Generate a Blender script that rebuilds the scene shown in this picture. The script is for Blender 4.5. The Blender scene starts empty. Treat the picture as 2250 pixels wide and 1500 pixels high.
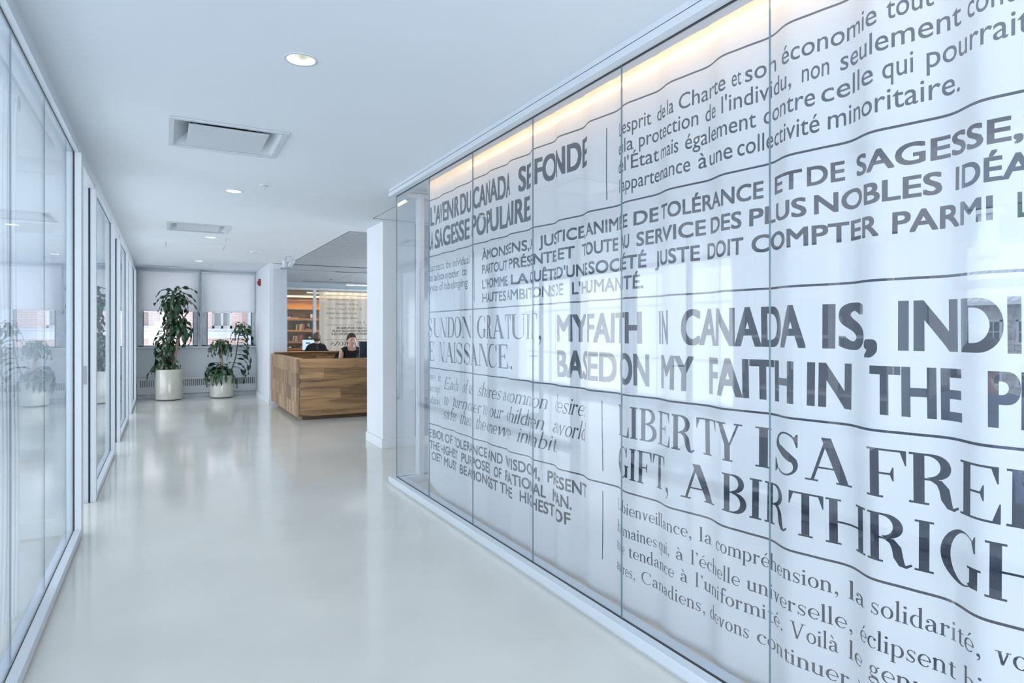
import bpy, bmesh, math, random
import numpy as np
from mathutils import Vector, Matrix
from mathutils.geometry import delaunay_2d_cdt

random.seed(7)
rnd = random.Random(11)
SC = bpy.context.scene
COL = SC.collection
PI = math.pi

# ------------------------------------------------------------------ camera
F_PX, CX, CY, CAM_H = 1385.0, 1125.0, 727.0, 1.42
THETA = math.atan(763 / F_PX)
cam_d = bpy.data.cameras.new('camera')
cam = bpy.data.objects.new('camera', cam_d)
COL.objects.link(cam)
cam.location = (0, 0, CAM_H)
cam.rotation_euler = (PI / 2, 0, -THETA)
cam_d.sensor_width = 36
cam_d.lens = F_PX / 2250 * 36
cam_d.shift_y = (750 - CY) / 2250 * -1
cam_d.clip_start = 0.05
cam_d.clip_end = 900
SC.camera = cam

# ------------------------------------------------------------------ exposure, world, daylight
SC.view_settings.view_transform = 'Standard'
SC.view_settings.look = 'None'
SC.view_settings.gamma = 1.0
SC.view_settings.use_curve_mapping = False
SC.view_settings.exposure = 1.14
try:
    SC.cycles.use_denoising = True
    SC.cycles.transparent_max_bounces = 20
    SC.cycles.max_bounces = 8
    SC.cycles.diffuse_bounces = 4
    SC.cycles.adaptive_threshold = 0.045
    SC.cycles.sample_clamp_indirect = 6
except Exception:
    pass
W = bpy.data.worlds.new('sky')
SC.world = W
W.use_nodes = True
wn = W.node_tree.nodes
wbg = wn['Background']
wbg.inputs[0].default_value = (0.86, 0.92, 1.0, 1)
wbg.inputs[1].default_value = 1.3


def area(name, loc, rot, sx, sy, power, color=(0.78, 0.89, 1.0)):
    l = bpy.data.lights.new(name, 'AREA')
    l.shape = 'RECTANGLE'
    l.size, l.size_y = sx, sy
    l.energy = power
    l.color = color
    o = bpy.data.objects.new(name, l)
    o.location, o.rotation_euler = loc, rot
    COL.objects.link(o)
    return o


DAY = (0.93, 0.95, 1.0)
# daylight entering at the window band of the offices on the left (light shines +X)
area('window_daylight', (-4.5, 10.0, 1.40), (0, -PI / 2, 0), 2.5, 9.4, 112, DAY)
area('window_daylight', (-4.5, -.6, 1.40), (0, -PI / 2, 0), 2.5, 7.0, 135, DAY)  # added fill lamp that brightens the near part of the curtain
# unseen fill lamp added behind the camera, no window there (light shines +Y)
area('window_daylight', (-1.7, -6.35, 1.45), (PI / 2, 0, 0), 5.2, 2.5, 270, DAY)
# window of the office on the right (light shines -X)
area('window_daylight', (4.22, 0.7, 1.45), (0, PI / 2, 0), 1.1, 2.6, 9, DAY)
area('window_daylight', (3.2, -6.35, 1.45), (PI / 2, 0, 0), 2.0, 2.2, 40, DAY)  # added unseen fill lamp at the back of the right office, shines +Y
# area lights out of view at the far right of the reception
area('window_daylight', (7.4, 12.0, 1.6), (0, PI / 2, 0), 1.9, 3.4, 110, DAY)
area('window_daylight', (7.4, 15.4, 1.6), (0, PI / 2, 0), 1.9, 2.6, 60, DAY)


# ------------------------------------------------------------------ materials
MAT = {}


def mat(name, col, rough=0.5, metal=0.0, spec=0.5, amt=0.0, scale=8.0, bump=0.0, bscale=None, stretch=None,
        alpha=1.0, emit=None, estr=0.0, coat=0.0, sub=0.0, rnd_amt=0.0):
    m = bpy.data.materials.new(name)
    m.use_nodes = True
    nt = m.node_tree
    b = nt.nodes['Principled BSDF']
    b.inputs['Base Color'].default_value = (*col, 1)
    b.inputs['Roughness'].default_value = rough
    b.inputs['Metallic'].default_value = metal
    b.inputs['Specular IOR Level'].default_value = spec
    b.inputs['Coat Weight'].default_value = coat
    b.inputs['Coat Roughness'].default_value = 0.08
    if emit:
        b.inputs['Emission Color'].default_value = (*emit, 1)
        b.inputs['Emission Strength'].default_value = estr
    tc = None
    if amt or bump or rnd_amt:
        tc = nt.nodes.new('ShaderNodeTexCoord')
        mp = nt.nodes.new('ShaderNodeMapping')
        nt.links.new(tc.outputs['Object'], mp.inputs[0])
        if stretch:
            mp.inputs['Scale'].default_value = stretch
    if amt:
        n = nt.nodes.new('ShaderNodeTexNoise')
        n.inputs['Scale'].default_value = scale
        n.inputs['Detail'].default_value = 6
        nt.links.new(mp.outputs[0], n.inputs['Vector'])
        r = nt.nodes.new('ShaderNodeValToRGB')
        r.color_ramp.elements[0].position = 0.3
        r.color_ramp.elements[1].position = 0.7
        r.color_ramp.elements[0].color = (*[max(0, c * (1 - amt)) for c in col], 1)
        r.color_ramp.elements[1].color = (*[min(1, c * (1 + amt)) for c in col], 1)
        nt.links.new(n.outputs['Fac'], r.inputs[0])
        nt.links.new(r.outputs[0], b.inputs['Base Color'])
    if bump:
        n2 = nt.nodes.new('ShaderNodeTexNoise')
        n2.inputs['Scale'].default_value = bscale or scale * 4
        n2.inputs['Detail'].default_value = 5
        nt.links.new(mp.outputs[0], n2.inputs['Vector'])
        bp = nt.nodes.new('ShaderNodeBump')
        bp.inputs['Strength'].default_value = bump
        bp.inputs['Distance'].default_value = 0.01
        nt.links.new(n2.outputs['Fac'], bp.inputs['Height'])
        nt.links.new(bp.outputs[0], b.inputs['Normal'])
    MAT[name] = m
    return m


def wood(name, c1, c2, axis=0, scale=1.0, rough=0.38):
    m = bpy.data.materials.new(name)
    m.use_nodes = True
    nt = m.node_tree
    b = nt.nodes['Principled BSDF']
    tc = nt.nodes.new('ShaderNodeTexCoord')
    oi = nt.nodes.new('ShaderNodeObjectInfo')
    add = nt.nodes.new('ShaderNodeVectorMath')
    add.operation = 'ADD'
    mul = nt.nodes.new('ShaderNodeMath')
    mul.operation = 'MULTIPLY'
    mul.inputs[1].default_value = 37.0
    nt.links.new(oi.outputs['Random'], mul.inputs[0])
    nt.links.new(tc.outputs['Object'], add.inputs[0])
    nt.links.new(mul.outputs[0], add.inputs[1])
    mp = nt.nodes.new('ShaderNodeMapping')
    s = [9.0 * scale] * 3
    s[axis] = 0.9 * scale
    mp.inputs['Scale'].default_value = s
    nt.links.new(add.outputs[0], mp.inputs[0])
    n = nt.nodes.new('ShaderNodeTexNoise')
    n.inputs['Scale'].default_value = 1.6
    n.inputs['Detail'].default_value = 8
    n.inputs['Distortion'].default_value = 0.9
    nt.links.new(mp.outputs[0], n.inputs['Vector'])
    r = nt.nodes.new('ShaderNodeValToRGB')
    e = r.color_ramp.elements
    e[0].position, e[1].position = 0.30, 0.62
    e[0].color, e[1].color = (*c1, 1), (*c2, 1)
    nt.links.new(n.outputs['Fac'], r.inputs[0])
    hsv = nt.nodes.new('ShaderNodeHueSaturation')
    mr = nt.nodes.new('ShaderNodeMapRange')
    mr.inputs['To Min'].default_value = 0.74
    mr.inputs['To Max'].default_value = 1.22
    nt.links.new(oi.outputs['Random'], mr.inputs['Value'])
    nt.links.new(mr.outputs[0], hsv.inputs['Value'])
    nt.links.new(r.outputs[0], hsv.inputs['Color'])
    nt.links.new(hsv.outputs[0], b.inputs['Base Color'])
    b.inputs['Roughness'].default_value = rough
    MAT[name] = m
    return m


def thin_glass(name, tint=(0.958, 0.972, 0.985), f0=0.04):
    m = bpy.data.materials.new(name)
    m.use_nodes = True
    nt = m.node_tree
    nt.nodes.remove(nt.nodes['Principled BSDF'])
    out = nt.nodes['Material Output']
    tr = nt.nodes.new('ShaderNodeBsdfTransparent')
    tr.inputs[0].default_value = (*tint, 1)
    gl = nt.nodes.new('ShaderNodeBsdfGlossy')
    gl.inputs['Roughness'].default_value = 0.0
    gl.inputs['Color'].default_value = (0.95, 0.98, 1, 1)
    lw = nt.nodes.new('ShaderNodeLayerWeight')
    lw.inputs['Blend'].default_value = 0.5
    p = nt.nodes.new('ShaderNodeMath')
    p.operation = 'POWER'
    p.inputs[1].default_value = 5.0
    ma = nt.nodes.new('ShaderNodeMath')
    ma.operation = 'MULTIPLY_ADD'
    ma.inputs[1].default_value = 1 - f0
    ma.inputs[2].default_value = f0
    nt.links.new(lw.outputs['Facing'], p.inputs[0])
    nt.links.new(p.outputs[0], ma.inputs[0])
    mx = nt.nodes.new('ShaderNodeMixShader')
    nt.links.new(ma.outputs[0], mx.inputs[0])
    nt.links.new(tr.outputs[0], mx.inputs[1])
    nt.links.new(gl.outputs[0], mx.inputs[2])
    nt.links.new(mx.outputs[0], out.inputs[0])
    MAT[name] = m
    return m


def cloth(name, col, transl=0.35, transp=0.1, rough=0.9):
    """woven sheer: diffuse + translucent + a share of open weave"""
    m = bpy.data.materials.new(name)
    m.use_nodes = True
    nt = m.node_tree
    nt.nodes.remove(nt.nodes['Principled BSDF'])
    out = nt.nodes['Material Output']
    d = nt.nodes.new('ShaderNodeBsdfDiffuse')
    t = nt.nodes.new('ShaderNodeBsdfTranslucent')
    o = nt.nodes.new('ShaderNodeBsdfTransparent')
    d.inputs[0].default_value = (*col, 1)
    t.inputs[0].default_value = (*col, 1)
    m1 = nt.nodes.new('ShaderNodeMixShader')
    m1.inputs[0].default_value = transl
    nt.links.new(d.outputs[0], m1.inputs[1])
    nt.links.new(t.outputs[0], m1.inputs[2])
    m2 = nt.nodes.new('ShaderNodeMixShader')
    m2.inputs[0].default_value = transp
    nt.links.new(m1.outputs[0], m2.inputs[1])
    nt.links.new(o.outputs[0], m2.inputs[2])
    nt.links.new(m2.outputs[0], out.inputs[0])
    MAT[name] = m
    return m


mat('white_paint', (0.67, 0.71, 0.75), 0.6, amt=0.02, scale=1.5)
mat('ceiling_paint', (0.72, 0.77, 0.82), 0.75, amt=0.015, scale=1.0)
mat('floor_epoxy', (0.64, 0.65, 0.615), 0.11, spec=0.55, amt=0.05, scale=1.3, bump=0.02, bscale=2.5)
mat('white_metal', (0.58, 0.63, 0.68), 0.35, spec=0.5)
mat('rail_metal', (0.58, 0.64, 0.70), 0.32, spec=0.5)
mat('gasket', (0.02, 0.022, 0.03), 0.6)
mat('joint_seal', (0.13, 0.19, 0.23), 0.3)
mat('cream_glaze', (0.50, 0.50, 0.43), 0.22, coat=0.5)
mat('soil', (0.05, 0.035, 0.025), 0.9, amt=0.4, scale=30)
mat('leaf', (0.022, 0.062, 0.026), 0.33, spec=0.5, amt=0.35, scale=6, coat=0.15)
mat('leaf_young', (0.085, 0.20, 0.035), 0.35, amt=0.3, scale=6, coat=0.15)
mat('cane', (0.36, 0.26, 0.18), 0.8, amt=0.25, scale=14, bump=0.4, stretch=(1, 1, 5))
mat('stem_green', (0.05, 0.09, 0.04), 0.6)
cloth('blind_fabric', (0.90, 0.92, 0.94), 0.45, 0.0)
mat('aluminium', (0.52, 0.57, 0.61), 0.45, metal=0.1, amt=0.12, scale=10)
mat('dark_gap', (0.03, 0.035, 0.045), 0.7)
mat('grey_paint', (0.32, 0.38, 0.42), 0.7, amt=0.02, scale=2)
mat('ceiling_board', (0.36, 0.40, 0.44), 0.85, amt=0.09, scale=16, bump=0.5, bscale=45)
wood('walnut_board', (0.12, 0.055, 0.024), (0.46, 0.27, 0.12), axis=0, scale=.75)
wood('walnut_side', (0.15, 0.085, 0.05), (0.42, 0.28, 0.16), axis=2, scale=0.45)
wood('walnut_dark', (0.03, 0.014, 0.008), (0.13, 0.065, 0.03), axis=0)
wood('oak_shelf', (0.20, 0.10, 0.035), (0.42, 0.24, 0.10), axis=0)
wood('oak_back', (0.17, 0.09, 0.03), (0.30, 0.17, 0.06), axis=0)
thin_glass('clear_glass')
thin_glass('window_glass', (0.96, 0.98, 1.0), 0.014)
cloth('curtain_white', (0.75, 0.775, 0.80), 0.20, 0.09)
cloth('curtain_print', (0.036, 0.050, 0.082), 0.22, 0.30)
cloth('sheer_white', (0.86, 0.90, 0.94), 0.40, 0.12)
cloth('curtain_far', (0.62, 0.63, 0.60), 0.3, 0.05)
cloth('curtain_far_print', (0.02, 0.02, 0.02), 0.1, 0.15)
mat('skin', (0.62, 0.40, 0.31), 0.5, amt=0.05, scale=20)
mat('skin_dark', (0.36, 0.20, 0.14), 0.5, amt=0.05, scale=20)
mat('lips', (0.50, 0.27, 0.22), 0.45)
mat('hair_brown', (0.055, 0.03, 0.018), 0.45, amt=0.5, scale=30, bump=0.6, bscale=60, stretch=(1, 1, .2))
mat('hair_light', (0.12, 0.065, 0.035), 0.45, amt=0.5, scale=30, bump=0.6, bscale=60, stretch=(1, 1, .2))
mat('hair_grey', (0.05, 0.045, 0.05), 0.55, amt=0.5, scale=40, bump=0.6)
mat('eye_white', (0.8, 0.8, 0.8), 0.3)
mat('eye_dark', (0.02, 0.012, 0.01), 0.2)
mat('black_cloth', (0.012, 0.012, 0.016), 0.85)
mat('grey_trousers', (0.05, 0.05, 0.06), 0.85)
mat('shirt_blue', (0.16, 0.22, 0.36), 0.8, amt=0.15, scale=30)
mat('black_plastic', (0.015, 0.016, 0.02), 0.4)
mat('dark_blue_plastic', (0.03, 0.04, 0.065), 0.35)
mat('chrome', (0.7, 0.72, 0.75), 0.15, metal=1)
mat('screen_lit', (0.3, 0.4, 0.6), 0.2, emit=(0.55, 0.72, 1.0), estr=0.45)
mat('screen_mark', (0.05, 0.06, 0.1), 0.3)
mat('paper', (0.85, 0.86, 0.86), 0.8)
mat('alarm_red', (0.30, 0.015, 0.03), 0.35)
mat('black_frame', (0.02, 0.015, 0.012), 0.5)
mat('white_board', (0.55, 0.56, 0.55), 0.6)
mat('grey_laminate', (0.62, 0.66, 0.70), 0.4)
mat('cabinet_grey', (0.17, 0.20, 0.22), 0.35)
mat('gold', (0.75, 0.55, 0.25), 0.25, metal=1)
mat('lamp_warm', (1, 0.9, 0.7), 0.5, emit=(1.0, 0.50, 0.15), estr=4.0)
mat('lamp_cool', (1, 1, 1), 0.5, emit=(1.0, 0.93, 0.82), estr=3.2)
mat('lamp_disc', (1, 1, 1), 0.5, emit=(1.0, 0.93, 0.80), estr=1.5)
mat('reflector', (0.86, 0.85, 0.80), 0.18, metal=0.85)
mat('stone_sill', (0.58, 0.58, 0.60), 0.8, amt=0.04, scale=3)
mat('stone_block', (0.46, 0.44, 0.42), 0.9, amt=0.3, scale=2.2)
mat('metal_roof', (0.75, 0.79, 0.83), 0.5, amt=0.05, scale=2)
mat('forest', (0.10, 0.17, 0.08), 0.95, amt=0.5, scale=0.35)
mat('tree_green', (0.07, 0.13, 0.05), 0.9, amt=0.5, scale=2)
mat('street', (0.30, 0.31, 0.32), 0.9, amt=0.1, scale=0.3)
mat('mirror_steel', (0.75, 0.78, 0.82), 0.12, metal=0.9)


def brick_material():
    m = bpy.data.materials.new('brick_wall')
    m.use_nodes = True
    nt = m.node_tree
    b = nt.nodes['Principled BSDF']
    tc = nt.nodes.new('ShaderNodeTexCoord')
    sep = nt.nodes.new('ShaderNodeSeparateXYZ')
    cmb = nt.nodes.new('ShaderNodeCombineXYZ')
    nt.links.new(tc.outputs['Object'], sep.inputs[0])
    nt.links.new(sep.outputs['X'], cmb.inputs['X'])
    nt.links.new(sep.outputs['Z'], cmb.inputs['Y'])
    br = nt.nodes.new('ShaderNodeTexBrick')
    br.inputs['Color1'].default_value = (0.62, 0.42, 0.37, 1)
    br.inputs['Color2'].default_value = (0.70, 0.50, 0.45, 1)
    br.inputs['Mortar'].default_value = (0.42, 0.36, 0.36, 1)
    br.inputs['Scale'].default_value = 1.0
    br.inputs['Mortar Size'].default_value = 0.007
    br.inputs['Brick Width'].default_value = 0.24
    br.inputs['Row Height'].default_value = 0.070
    nt.links.new(cmb.outputs[0], br.inputs['Vector'])
    nt.links.new(br.outputs['Color'], b.inputs['Base Color'])
    b.inputs['Roughness'].default_value = 0.9
    MAT['brick_wall'] = m


brick_material()


# ------------------------------------------------------------------ object helpers
def tag(o, label=None, cat=None, group=None, kind=None):
    if label: o['label'] = label
    if cat: o['category'] = cat
    if group: o['group'] = group
    if kind: o['kind'] = kind
    return o


def empty(name, loc=(0, 0, 0), rz=0.0, **k):
    o = bpy.data.objects.new(name, None)
    COL.objects.link(o)
    o.location = loc
    o.rotation_euler = (0, 0, rz)
    o.empty_display_size = 0.1
    return tag(o, **k)


class MB:
    """collects verts/faces and links them as ONE mesh object"""

    def __init__(s):
        s.v, s.f, s.m = [], [], []
        s.mats = []
        s.cur = 0

    def use(s, m):
        if m not in s.mats: s.mats.append(m)
        s.cur = s.mats.index(m)
        return s

    def add(s, vs, fs):
        n = len(s.v)
        s.v += [tuple(p) for p in vs]
        for f in fs:
            s.f.append(tuple(i + n for i in f))
            s.m.append(s.cur)
        return s

    def box(s, x0, x1, y0, y1, z0, z1):
        if x0 > x1: x0, x1 = x1, x0
        if y0 > y1: y0, y1 = y1, y0
        if z0 > z1: z0, z1 = z1, z0
        vs = [(x, y, z) for z in (z0, z1) for y in (y0, y1) for x in (x0, x1)]
        return s.add(vs, [(0, 2, 3, 1), (4, 5, 7, 6), (0, 1, 5, 4), (2, 6, 7, 3), (0, 4, 6, 2), (1, 3, 7, 5)])

    def cyl(s, c, r0, r1, z0, z1, n=24, caps=True, sx=1, sy=1):
        vs = [(c[0] + sx * r * math.cos(2 * PI * i / n), c[1] + sy * r * math.sin(2 * PI * i / n), z) for r, z in ((r0, z0), (r1, z1)) for i in range(n)]
        fs = [(i, (i + 1) % n, n + (i + 1) % n, n + i) for i in range(n)]
        if caps: fs += [tuple(range(n - 1, -1, -1)), tuple(range(n, 2 * n))]
        return s.add(vs, fs)

    def lathe(s, c, prof, n=32, closed=False):
        vs, fs = [], []
        for r, z in prof:
            for i in range(n):
                a = 2 * PI * i / n
                vs.append((c[0] + r * math.cos(a), c[1] + r * math.sin(a), c[2] + z))
        for k in range(len(prof) - 1):
            for i in range(n):
                j = (i + 1) % n
                fs.append((k * n + i, k * n + j, (k + 1) * n + j, (k + 1) * n + i))
        return s.add(vs, fs)

    def tube(s, pts, rad, n=8, cap=True):
        pts = [Vector(p) for p in pts]
        rads = rad if isinstance(rad, (list, tuple)) else [rad] * len(pts)
        base = len(s.v)
        up = Vector((0, 0, 1))
        vs = []
        for i, p in enumerate(pts):
            d = (pts[min(i + 1, len(pts) - 1)] - pts[max(i - 1, 0)]).normalized()
            a = d.cross(up)
            if a.length < 0.05: a = d.cross(Vector((1, 0, 0)))
            a.normalize()
            b = d.cross(a).normalized()
            for k in range(n):
                t = 2 * PI * k / n
                vs.append(p + (a * math.cos(t) + b * math.sin(t)) * rads[i])
        fs = []
        for i in range(len(pts) - 1):
            for k in range(n):
                j = (k + 1) % n
                fs.append((i * n + k, i * n + j, (i + 1) * n + j, (i + 1) * n + k))
        if cap:
            fs.append(tuple(range(n - 1, -1, -1)))
            fs.append(tuple((len(pts) - 1) * n + k for k in range(n)))
        return s.add(vs, fs)

    def build(s, name, m=None, parent=None, smooth=False, bevel=0.0, loc=None, rot=None, **k):
        me = bpy.data.meshes.new(name)
        me.from_pydata(s.v, [], s.f)
        if s.mats:
            for x in s.mats: me.materials.append(MAT[x])
            me.polygons.foreach_set('material_index', s.m)
        elif m:
            me.materials.append(MAT[m])
        me.update()
        if smooth:
            me.polygons.foreach_set('use_smooth', [True] * len(me.polygons))
        o = bpy.data.objects.new(name, me)
        COL.objects.link(o)
        if loc: o.location = loc
        if rot: o.rotation_euler = rot
        if parent: o.parent = parent
        if bevel:
            b = o.modifiers.new('bevel', 'BEVEL')
            b.width = bevel
            b.segments = 2
            b.limit_method = 'ANGLE'
        return tag(o, **k)


def bx(name, m, parent, x0, x1, y0, y1, z0, z1, bevel=0.0, **k):
    """a box whose origin is its own centre"""
    c = ((x0 + x1) / 2, (y0 + y1) / 2, (z0 + z1) / 2)
    b = MB().box(x0 - c[0], x1 - c[0], y0 - c[1], y1 - c[1], z0 - c[2], z1 - c[2])
    if parent is not None and parent.location.length > 0:
        c = tuple(a - b_ for a, b_ in zip(c, parent.location))
    return b.build(name, m, parent, bevel=bevel, loc=c, **k)


def copy_tree(o, parent=None):
    c = o.copy()
    COL.objects.link(c)
    c.parent = parent
    for ch in [x for x in o.children]:
        copy_tree(ch, c)
    return c


H = 2.745      # ceiling height
XL = -0.50     # room face of the left glazing frames
XR = 1.838     # room face of the right base rail
XG = 1.895     # right glass
YE = 15.30     # end wall
YC = 5.67      # corner of the right glass box
# ================================================================== LARGE STRUCTURE
MB().box(-4.7, 7.8, -6.5, YE + .12, -0.12, 0).box(1.92, 7.8, YE + .12, 22.2, -0.12, 0).build('floor', 'floor_epoxy', kind='structure')

ceil = empty('ceiling', kind='structure')


LIGHTS = ((.582, 3.19), (.574, 6.50), (.569, 9.86), (.565, 13.29))
VENTS = ((.02, .735, 4.41, 5.10), (.02, .735, 8.68, 9.39))


def ceiling_plate(x0, x1, y0, y1, name='plaster_ceiling', lights=(), vents=()):
    """flat plaster with real openings for the recessed fittings"""
    V = [Vector(p) for p in ((x0, y0), (x1, y0), (x1, y1), (x0, y1))]
    E_ = [(0, 1), (1, 2), (2, 3), (3, 0)]
    for (cx_, cy_) in lights:
        b = len(V)
        V += [Vector((cx_ + .068 * math.cos(2 * PI * i / 40), cy_ + .068 * math.sin(2 * PI * i / 40))) for i in range(40)]
        E_ += [(b + i, b + (i + 1) % 40) for i in range(40)]
    for (a, c, d, e) in vents:
        b = len(V)
        V += [Vector(p) for p in ((a + .01, d + .01), (c - .01, d + .01), (c - .01, e - .01), (a + .01, e - .01))]
        E_ += [(b + i, b + (i + 1) % 4) for i in range(4)]
    r = delaunay_2d_cdt(V, E_, [], 0, 1e-5)
    m = MB()
    vs = [(p.x, p.y, H) for p in r[0]]
    fs = []
    for f in r[2]:
        cx_ = sum(r[0][i].x for i in f) / len(f)
        cy_ = sum(r[0][i].y for i in f) / len(f)
        if any(math.hypot(cx_ - a, cy_ - c) < .068 for a, c in lights): continue
        if any(a + .01 < cx_ < c - .01 and d + .01 < cy_ < e - .01 for a, c, d, e in vents): continue
        fs.append(tuple(f)[::-1])
    m.add(vs, fs)
    m.build(name, 'ceiling_paint', ceil)


def ceiling_slab():
    ceiling_plate(-4.7, 2.145, -6.5, YE + .1, lights=LIGHTS, vents=VENTS)
    ceiling_plate(2.145, 7.8, -6.5, 5.60)
    ceiling_plate(2.145, 7.8, 7.30, 8.35)
    MB().box(-4.7, 7.8, -6.5, YE + .12, H + .16, H + .26).box(1.92, 7.8, YE + .12, 22.2, H + .16, H + .26).build('concrete_slab', 'ceiling_paint', ceil)
    MB().box(-4.7, -4.6, -6.5, YE + .12, H, H + .16).box(-4.6, 1.92, YE + .06, YE + .12, H, H + .16).box(1.92, 2.0, YE + .12, 22.1, H, H + .16).box(7.7, 7.8, -6.5, 22.2, H, H + .16).box(-4.6, 7.7, -6.5, -6.4, H, H + .16).box(-4.6, 7.7, 22.1, 22.2, H, H + .16).build('slab_edge', 'ceiling_paint', ceil)


ceiling_slab()
# textured boards right of the groove
for (y0, y1) in ((5.61, 7.29), (8.37, 9.85), (9.862, 11.4), (11.412, 12.98), (13.02, 14.2), (14.29, 15.7), (15.712, 17.6), (17.612, 22.2)):
    for (x0, x1) in ((2.165, 3.9), (3.912, 5.7), (5.712, 7.8)):
        if y0 > 13:
            x0 = {2.165: 2.165}.get(x0, x0)
        bx('ceiling_board', 'ceiling_paint' if y0 < 7 else 'ceiling_board', ceil, x0, x1, y0, y1, H + .002, H + .06)
bx('shadow_gap', 'dark_gap', ceil, 2.1455, 7.8, 5.60, 22.2, H + .062, H + .09)
bx('shadow_gap', 'dark_gap', ceil, 2.146, 2.164, 8.36, 22.2, H + .03, H + .06)

# walls that enclose the place
wl = empty('wall_back', kind='structure')
bx('wall_panel', 'white_paint', wl, -4.7, 7.8, -6.6, -6.5, 0, H)
# far left wall of the offices, with window openings
wf = empty('wall_far_left', kind='structure')
bx('wall_panel', 'white_paint', wf, -4.72, -4.6, -6.5, YE, 0, 0.12)
bx('wall_panel', 'white_paint', wf, -4.72, -4.6, -6.5, YE, 2.6, H)
ys = [-6.5, -0.1, 2.5, 3.0, 5.6, 6.1, 8.7, 9.2, 11.8, 12.1, 14.6, YE]
for i in range(0, len(ys), 2):
    bx('wall_panel', 'white_paint', wf, -4.72, -4.6, ys[i], ys[i + 1], 0.12, 2.6)
n = 0
for i in range(1, len(ys) - 1, 2):
    n += 1
    w = empty('window_%d' % (n + 4), kind='structure')
    y0, y1 = ys[i], ys[i + 1]
    fr = MB()
    for a, b_ in ((y0, y0 + .05), ((y0 + y1) / 2 - .03, (y0 + y1) / 2 + .03), (y1 - .05, y1)):
        fr.box(-4.68, -4.62, a, b_, .12, 2.6)
    fr.box(-4.68, -4.62, y0, y1, .12, .18).box(-4.68, -4.62, y0, y1, .86, .92).box(-4.68, -4.62, y0, y1, 2.54, 2.6).box(-4.68, -4.62, y0, y1, 1.9, 1.95)
    fr.build('window_frame', 'white_metal', w)
    bx('glass_pane', 'window_glass', w, -4.655, -4.65, y0, y1, .16, 2.58)

# right outer wall (office window wall + reception)
wr = empty('wall_far_right', kind='structure')
bx('wall_panel', 'white_paint', wr, 4.3, 4.42, 2.14, YC, 0, H)
bx('wall_panel', 'white_paint', wr, 4.3, 4.42, -6.5, -1.0, 0, H)
bx('wall_panel', 'white_paint', wr, 4.3, 4.42, -1.0, 2.14, 0, .86)
bx('wall_panel', 'white_paint', wr, 4.3, 4.42, -1.0, 2.14, 2.5, H)
bx('wall_panel', 'white_paint', wr, 7.7, 7.8, 5.6, 22.2, 0, H)
bx('wall_panel', 'white_paint', wr, 4.42, 7.8, -6.5, -6.4, 0, H)

# wall behind the office, running right from the column
wm = empty('wall_middle', kind='structure')
bx('wall_panel', 'grey_paint', wm, 2.72, 7.7, 7.43, 7.55, 0, H)
bx('baseboard_middle', 'white_paint', wm, 2.7, 7.7, 7.415, 7.43, 0, .11)

# white column
col = empty('column', (2.31, 7.43, 0), label='square white plaster column between the glass box and the reception desk', cat='column')
b = MB().box(0, 0.42, 0, .68, 0, H)
b.build('shaft', 'white_paint', col)
bb = MB()
bb.box(-.017, .44, -.017, 0, 0, .115).box(-.017, 0, 0, .70, 0, .115).box(-.017, .42, .68, .697, 0, .115)
bb.build('baseboard', 'white_paint', col, bevel=.003)

# ------------------------------------------------ end wall with the window
we = empty('wall_end', kind='structure')
bx('wall_panel', 'white_paint', we, -4.7, -0.5, YE, YE + .12, 0, H)
bx('wall_panel', 'white_paint', we, -0.5, 1.80, YE, YE + .12, 0, 1.05)
bx('wall_panel', 'white_paint', we, -0.5, 1.80, YE, YE + .12, 2.70, H)
sl = MB()
sl.box(-.52, 1.80, YE - .05, YE + .02, 1.045, 1.09).box(-.52, 1.80, YE - .012, YE, .985, 1.04)
sl.build('window_sill', 'white_paint', we, bevel=.004)
bx('toe_strip', 'aluminium', we, -.50, 1.80, YE - .035, YE - .002, 0, .075)

# return wall on the right of the window, with the alarm
wa = empty('wall_return', kind='structure')
bx('wall_panel', 'white_paint', wa, 1.80, 1.92, 14.2, YE + .12, 0, H)
bx('wall_panel', 'white_paint', wa, 1.86, 2.30, 14.19, 14.6, 0, H)
bx('wall_panel', 'white_paint', wa, 1.79, 1.86, 13.08, 14.19, 0, H)
bx('baseboard_return', 'white_paint', wa, 1.775, 1.79, 13.06, YE, 0, .10)
bx('baseboard_return', 'white_paint', wa, 1.775, 1.875, 13.045, 13.08, 0, .10)
# back room side
bx('wall_panel', 'grey_paint', wa, 1.92, 2.30, 14.6, 17.8, 0, H)

wb = empty('wall_reception', kind='structure')
bx('wall_panel', 'grey_paint', wb, 1.92, 2.866, 17.8, 17.92, 0, H)
bx('wall_panel', 'grey_paint', wb, 2.866, 7.7, 17.8, 17.92, 2.60, H)
bx('wall_panel', 'grey_paint', wb, 2.866, 7.7, 21.6, 21.7, 0, H)
bx('wall_panel', 'grey_paint', wb, 2.75, 2.866, 17.92, 21.6, 0, H)
bx('head_rail', 'aluminium', wb, 2.866, 7.7, 17.78, 17.86, 2.545, 2.60)
for (x0, x1) in ((2.866, 2.89), (3.57, 3.65), (5.9, 5.96)):
    bx('glazing_post', 'aluminium', wb, x0, x1, 17.78, 17.86, 0, 2.545)
bx('bottom_rail', 'aluminium', wb, 2.89, 7.7, 17.78, 17.86, 0, .08)
for (x0, x1) in ((2.89, 3.57), (3.65, 5.9), (5.96, 7.7)):
    bx('glass_pane', 'clear_glass', wb, x0, x1, 17.815, 17.823, .08, 2.545)

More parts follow.
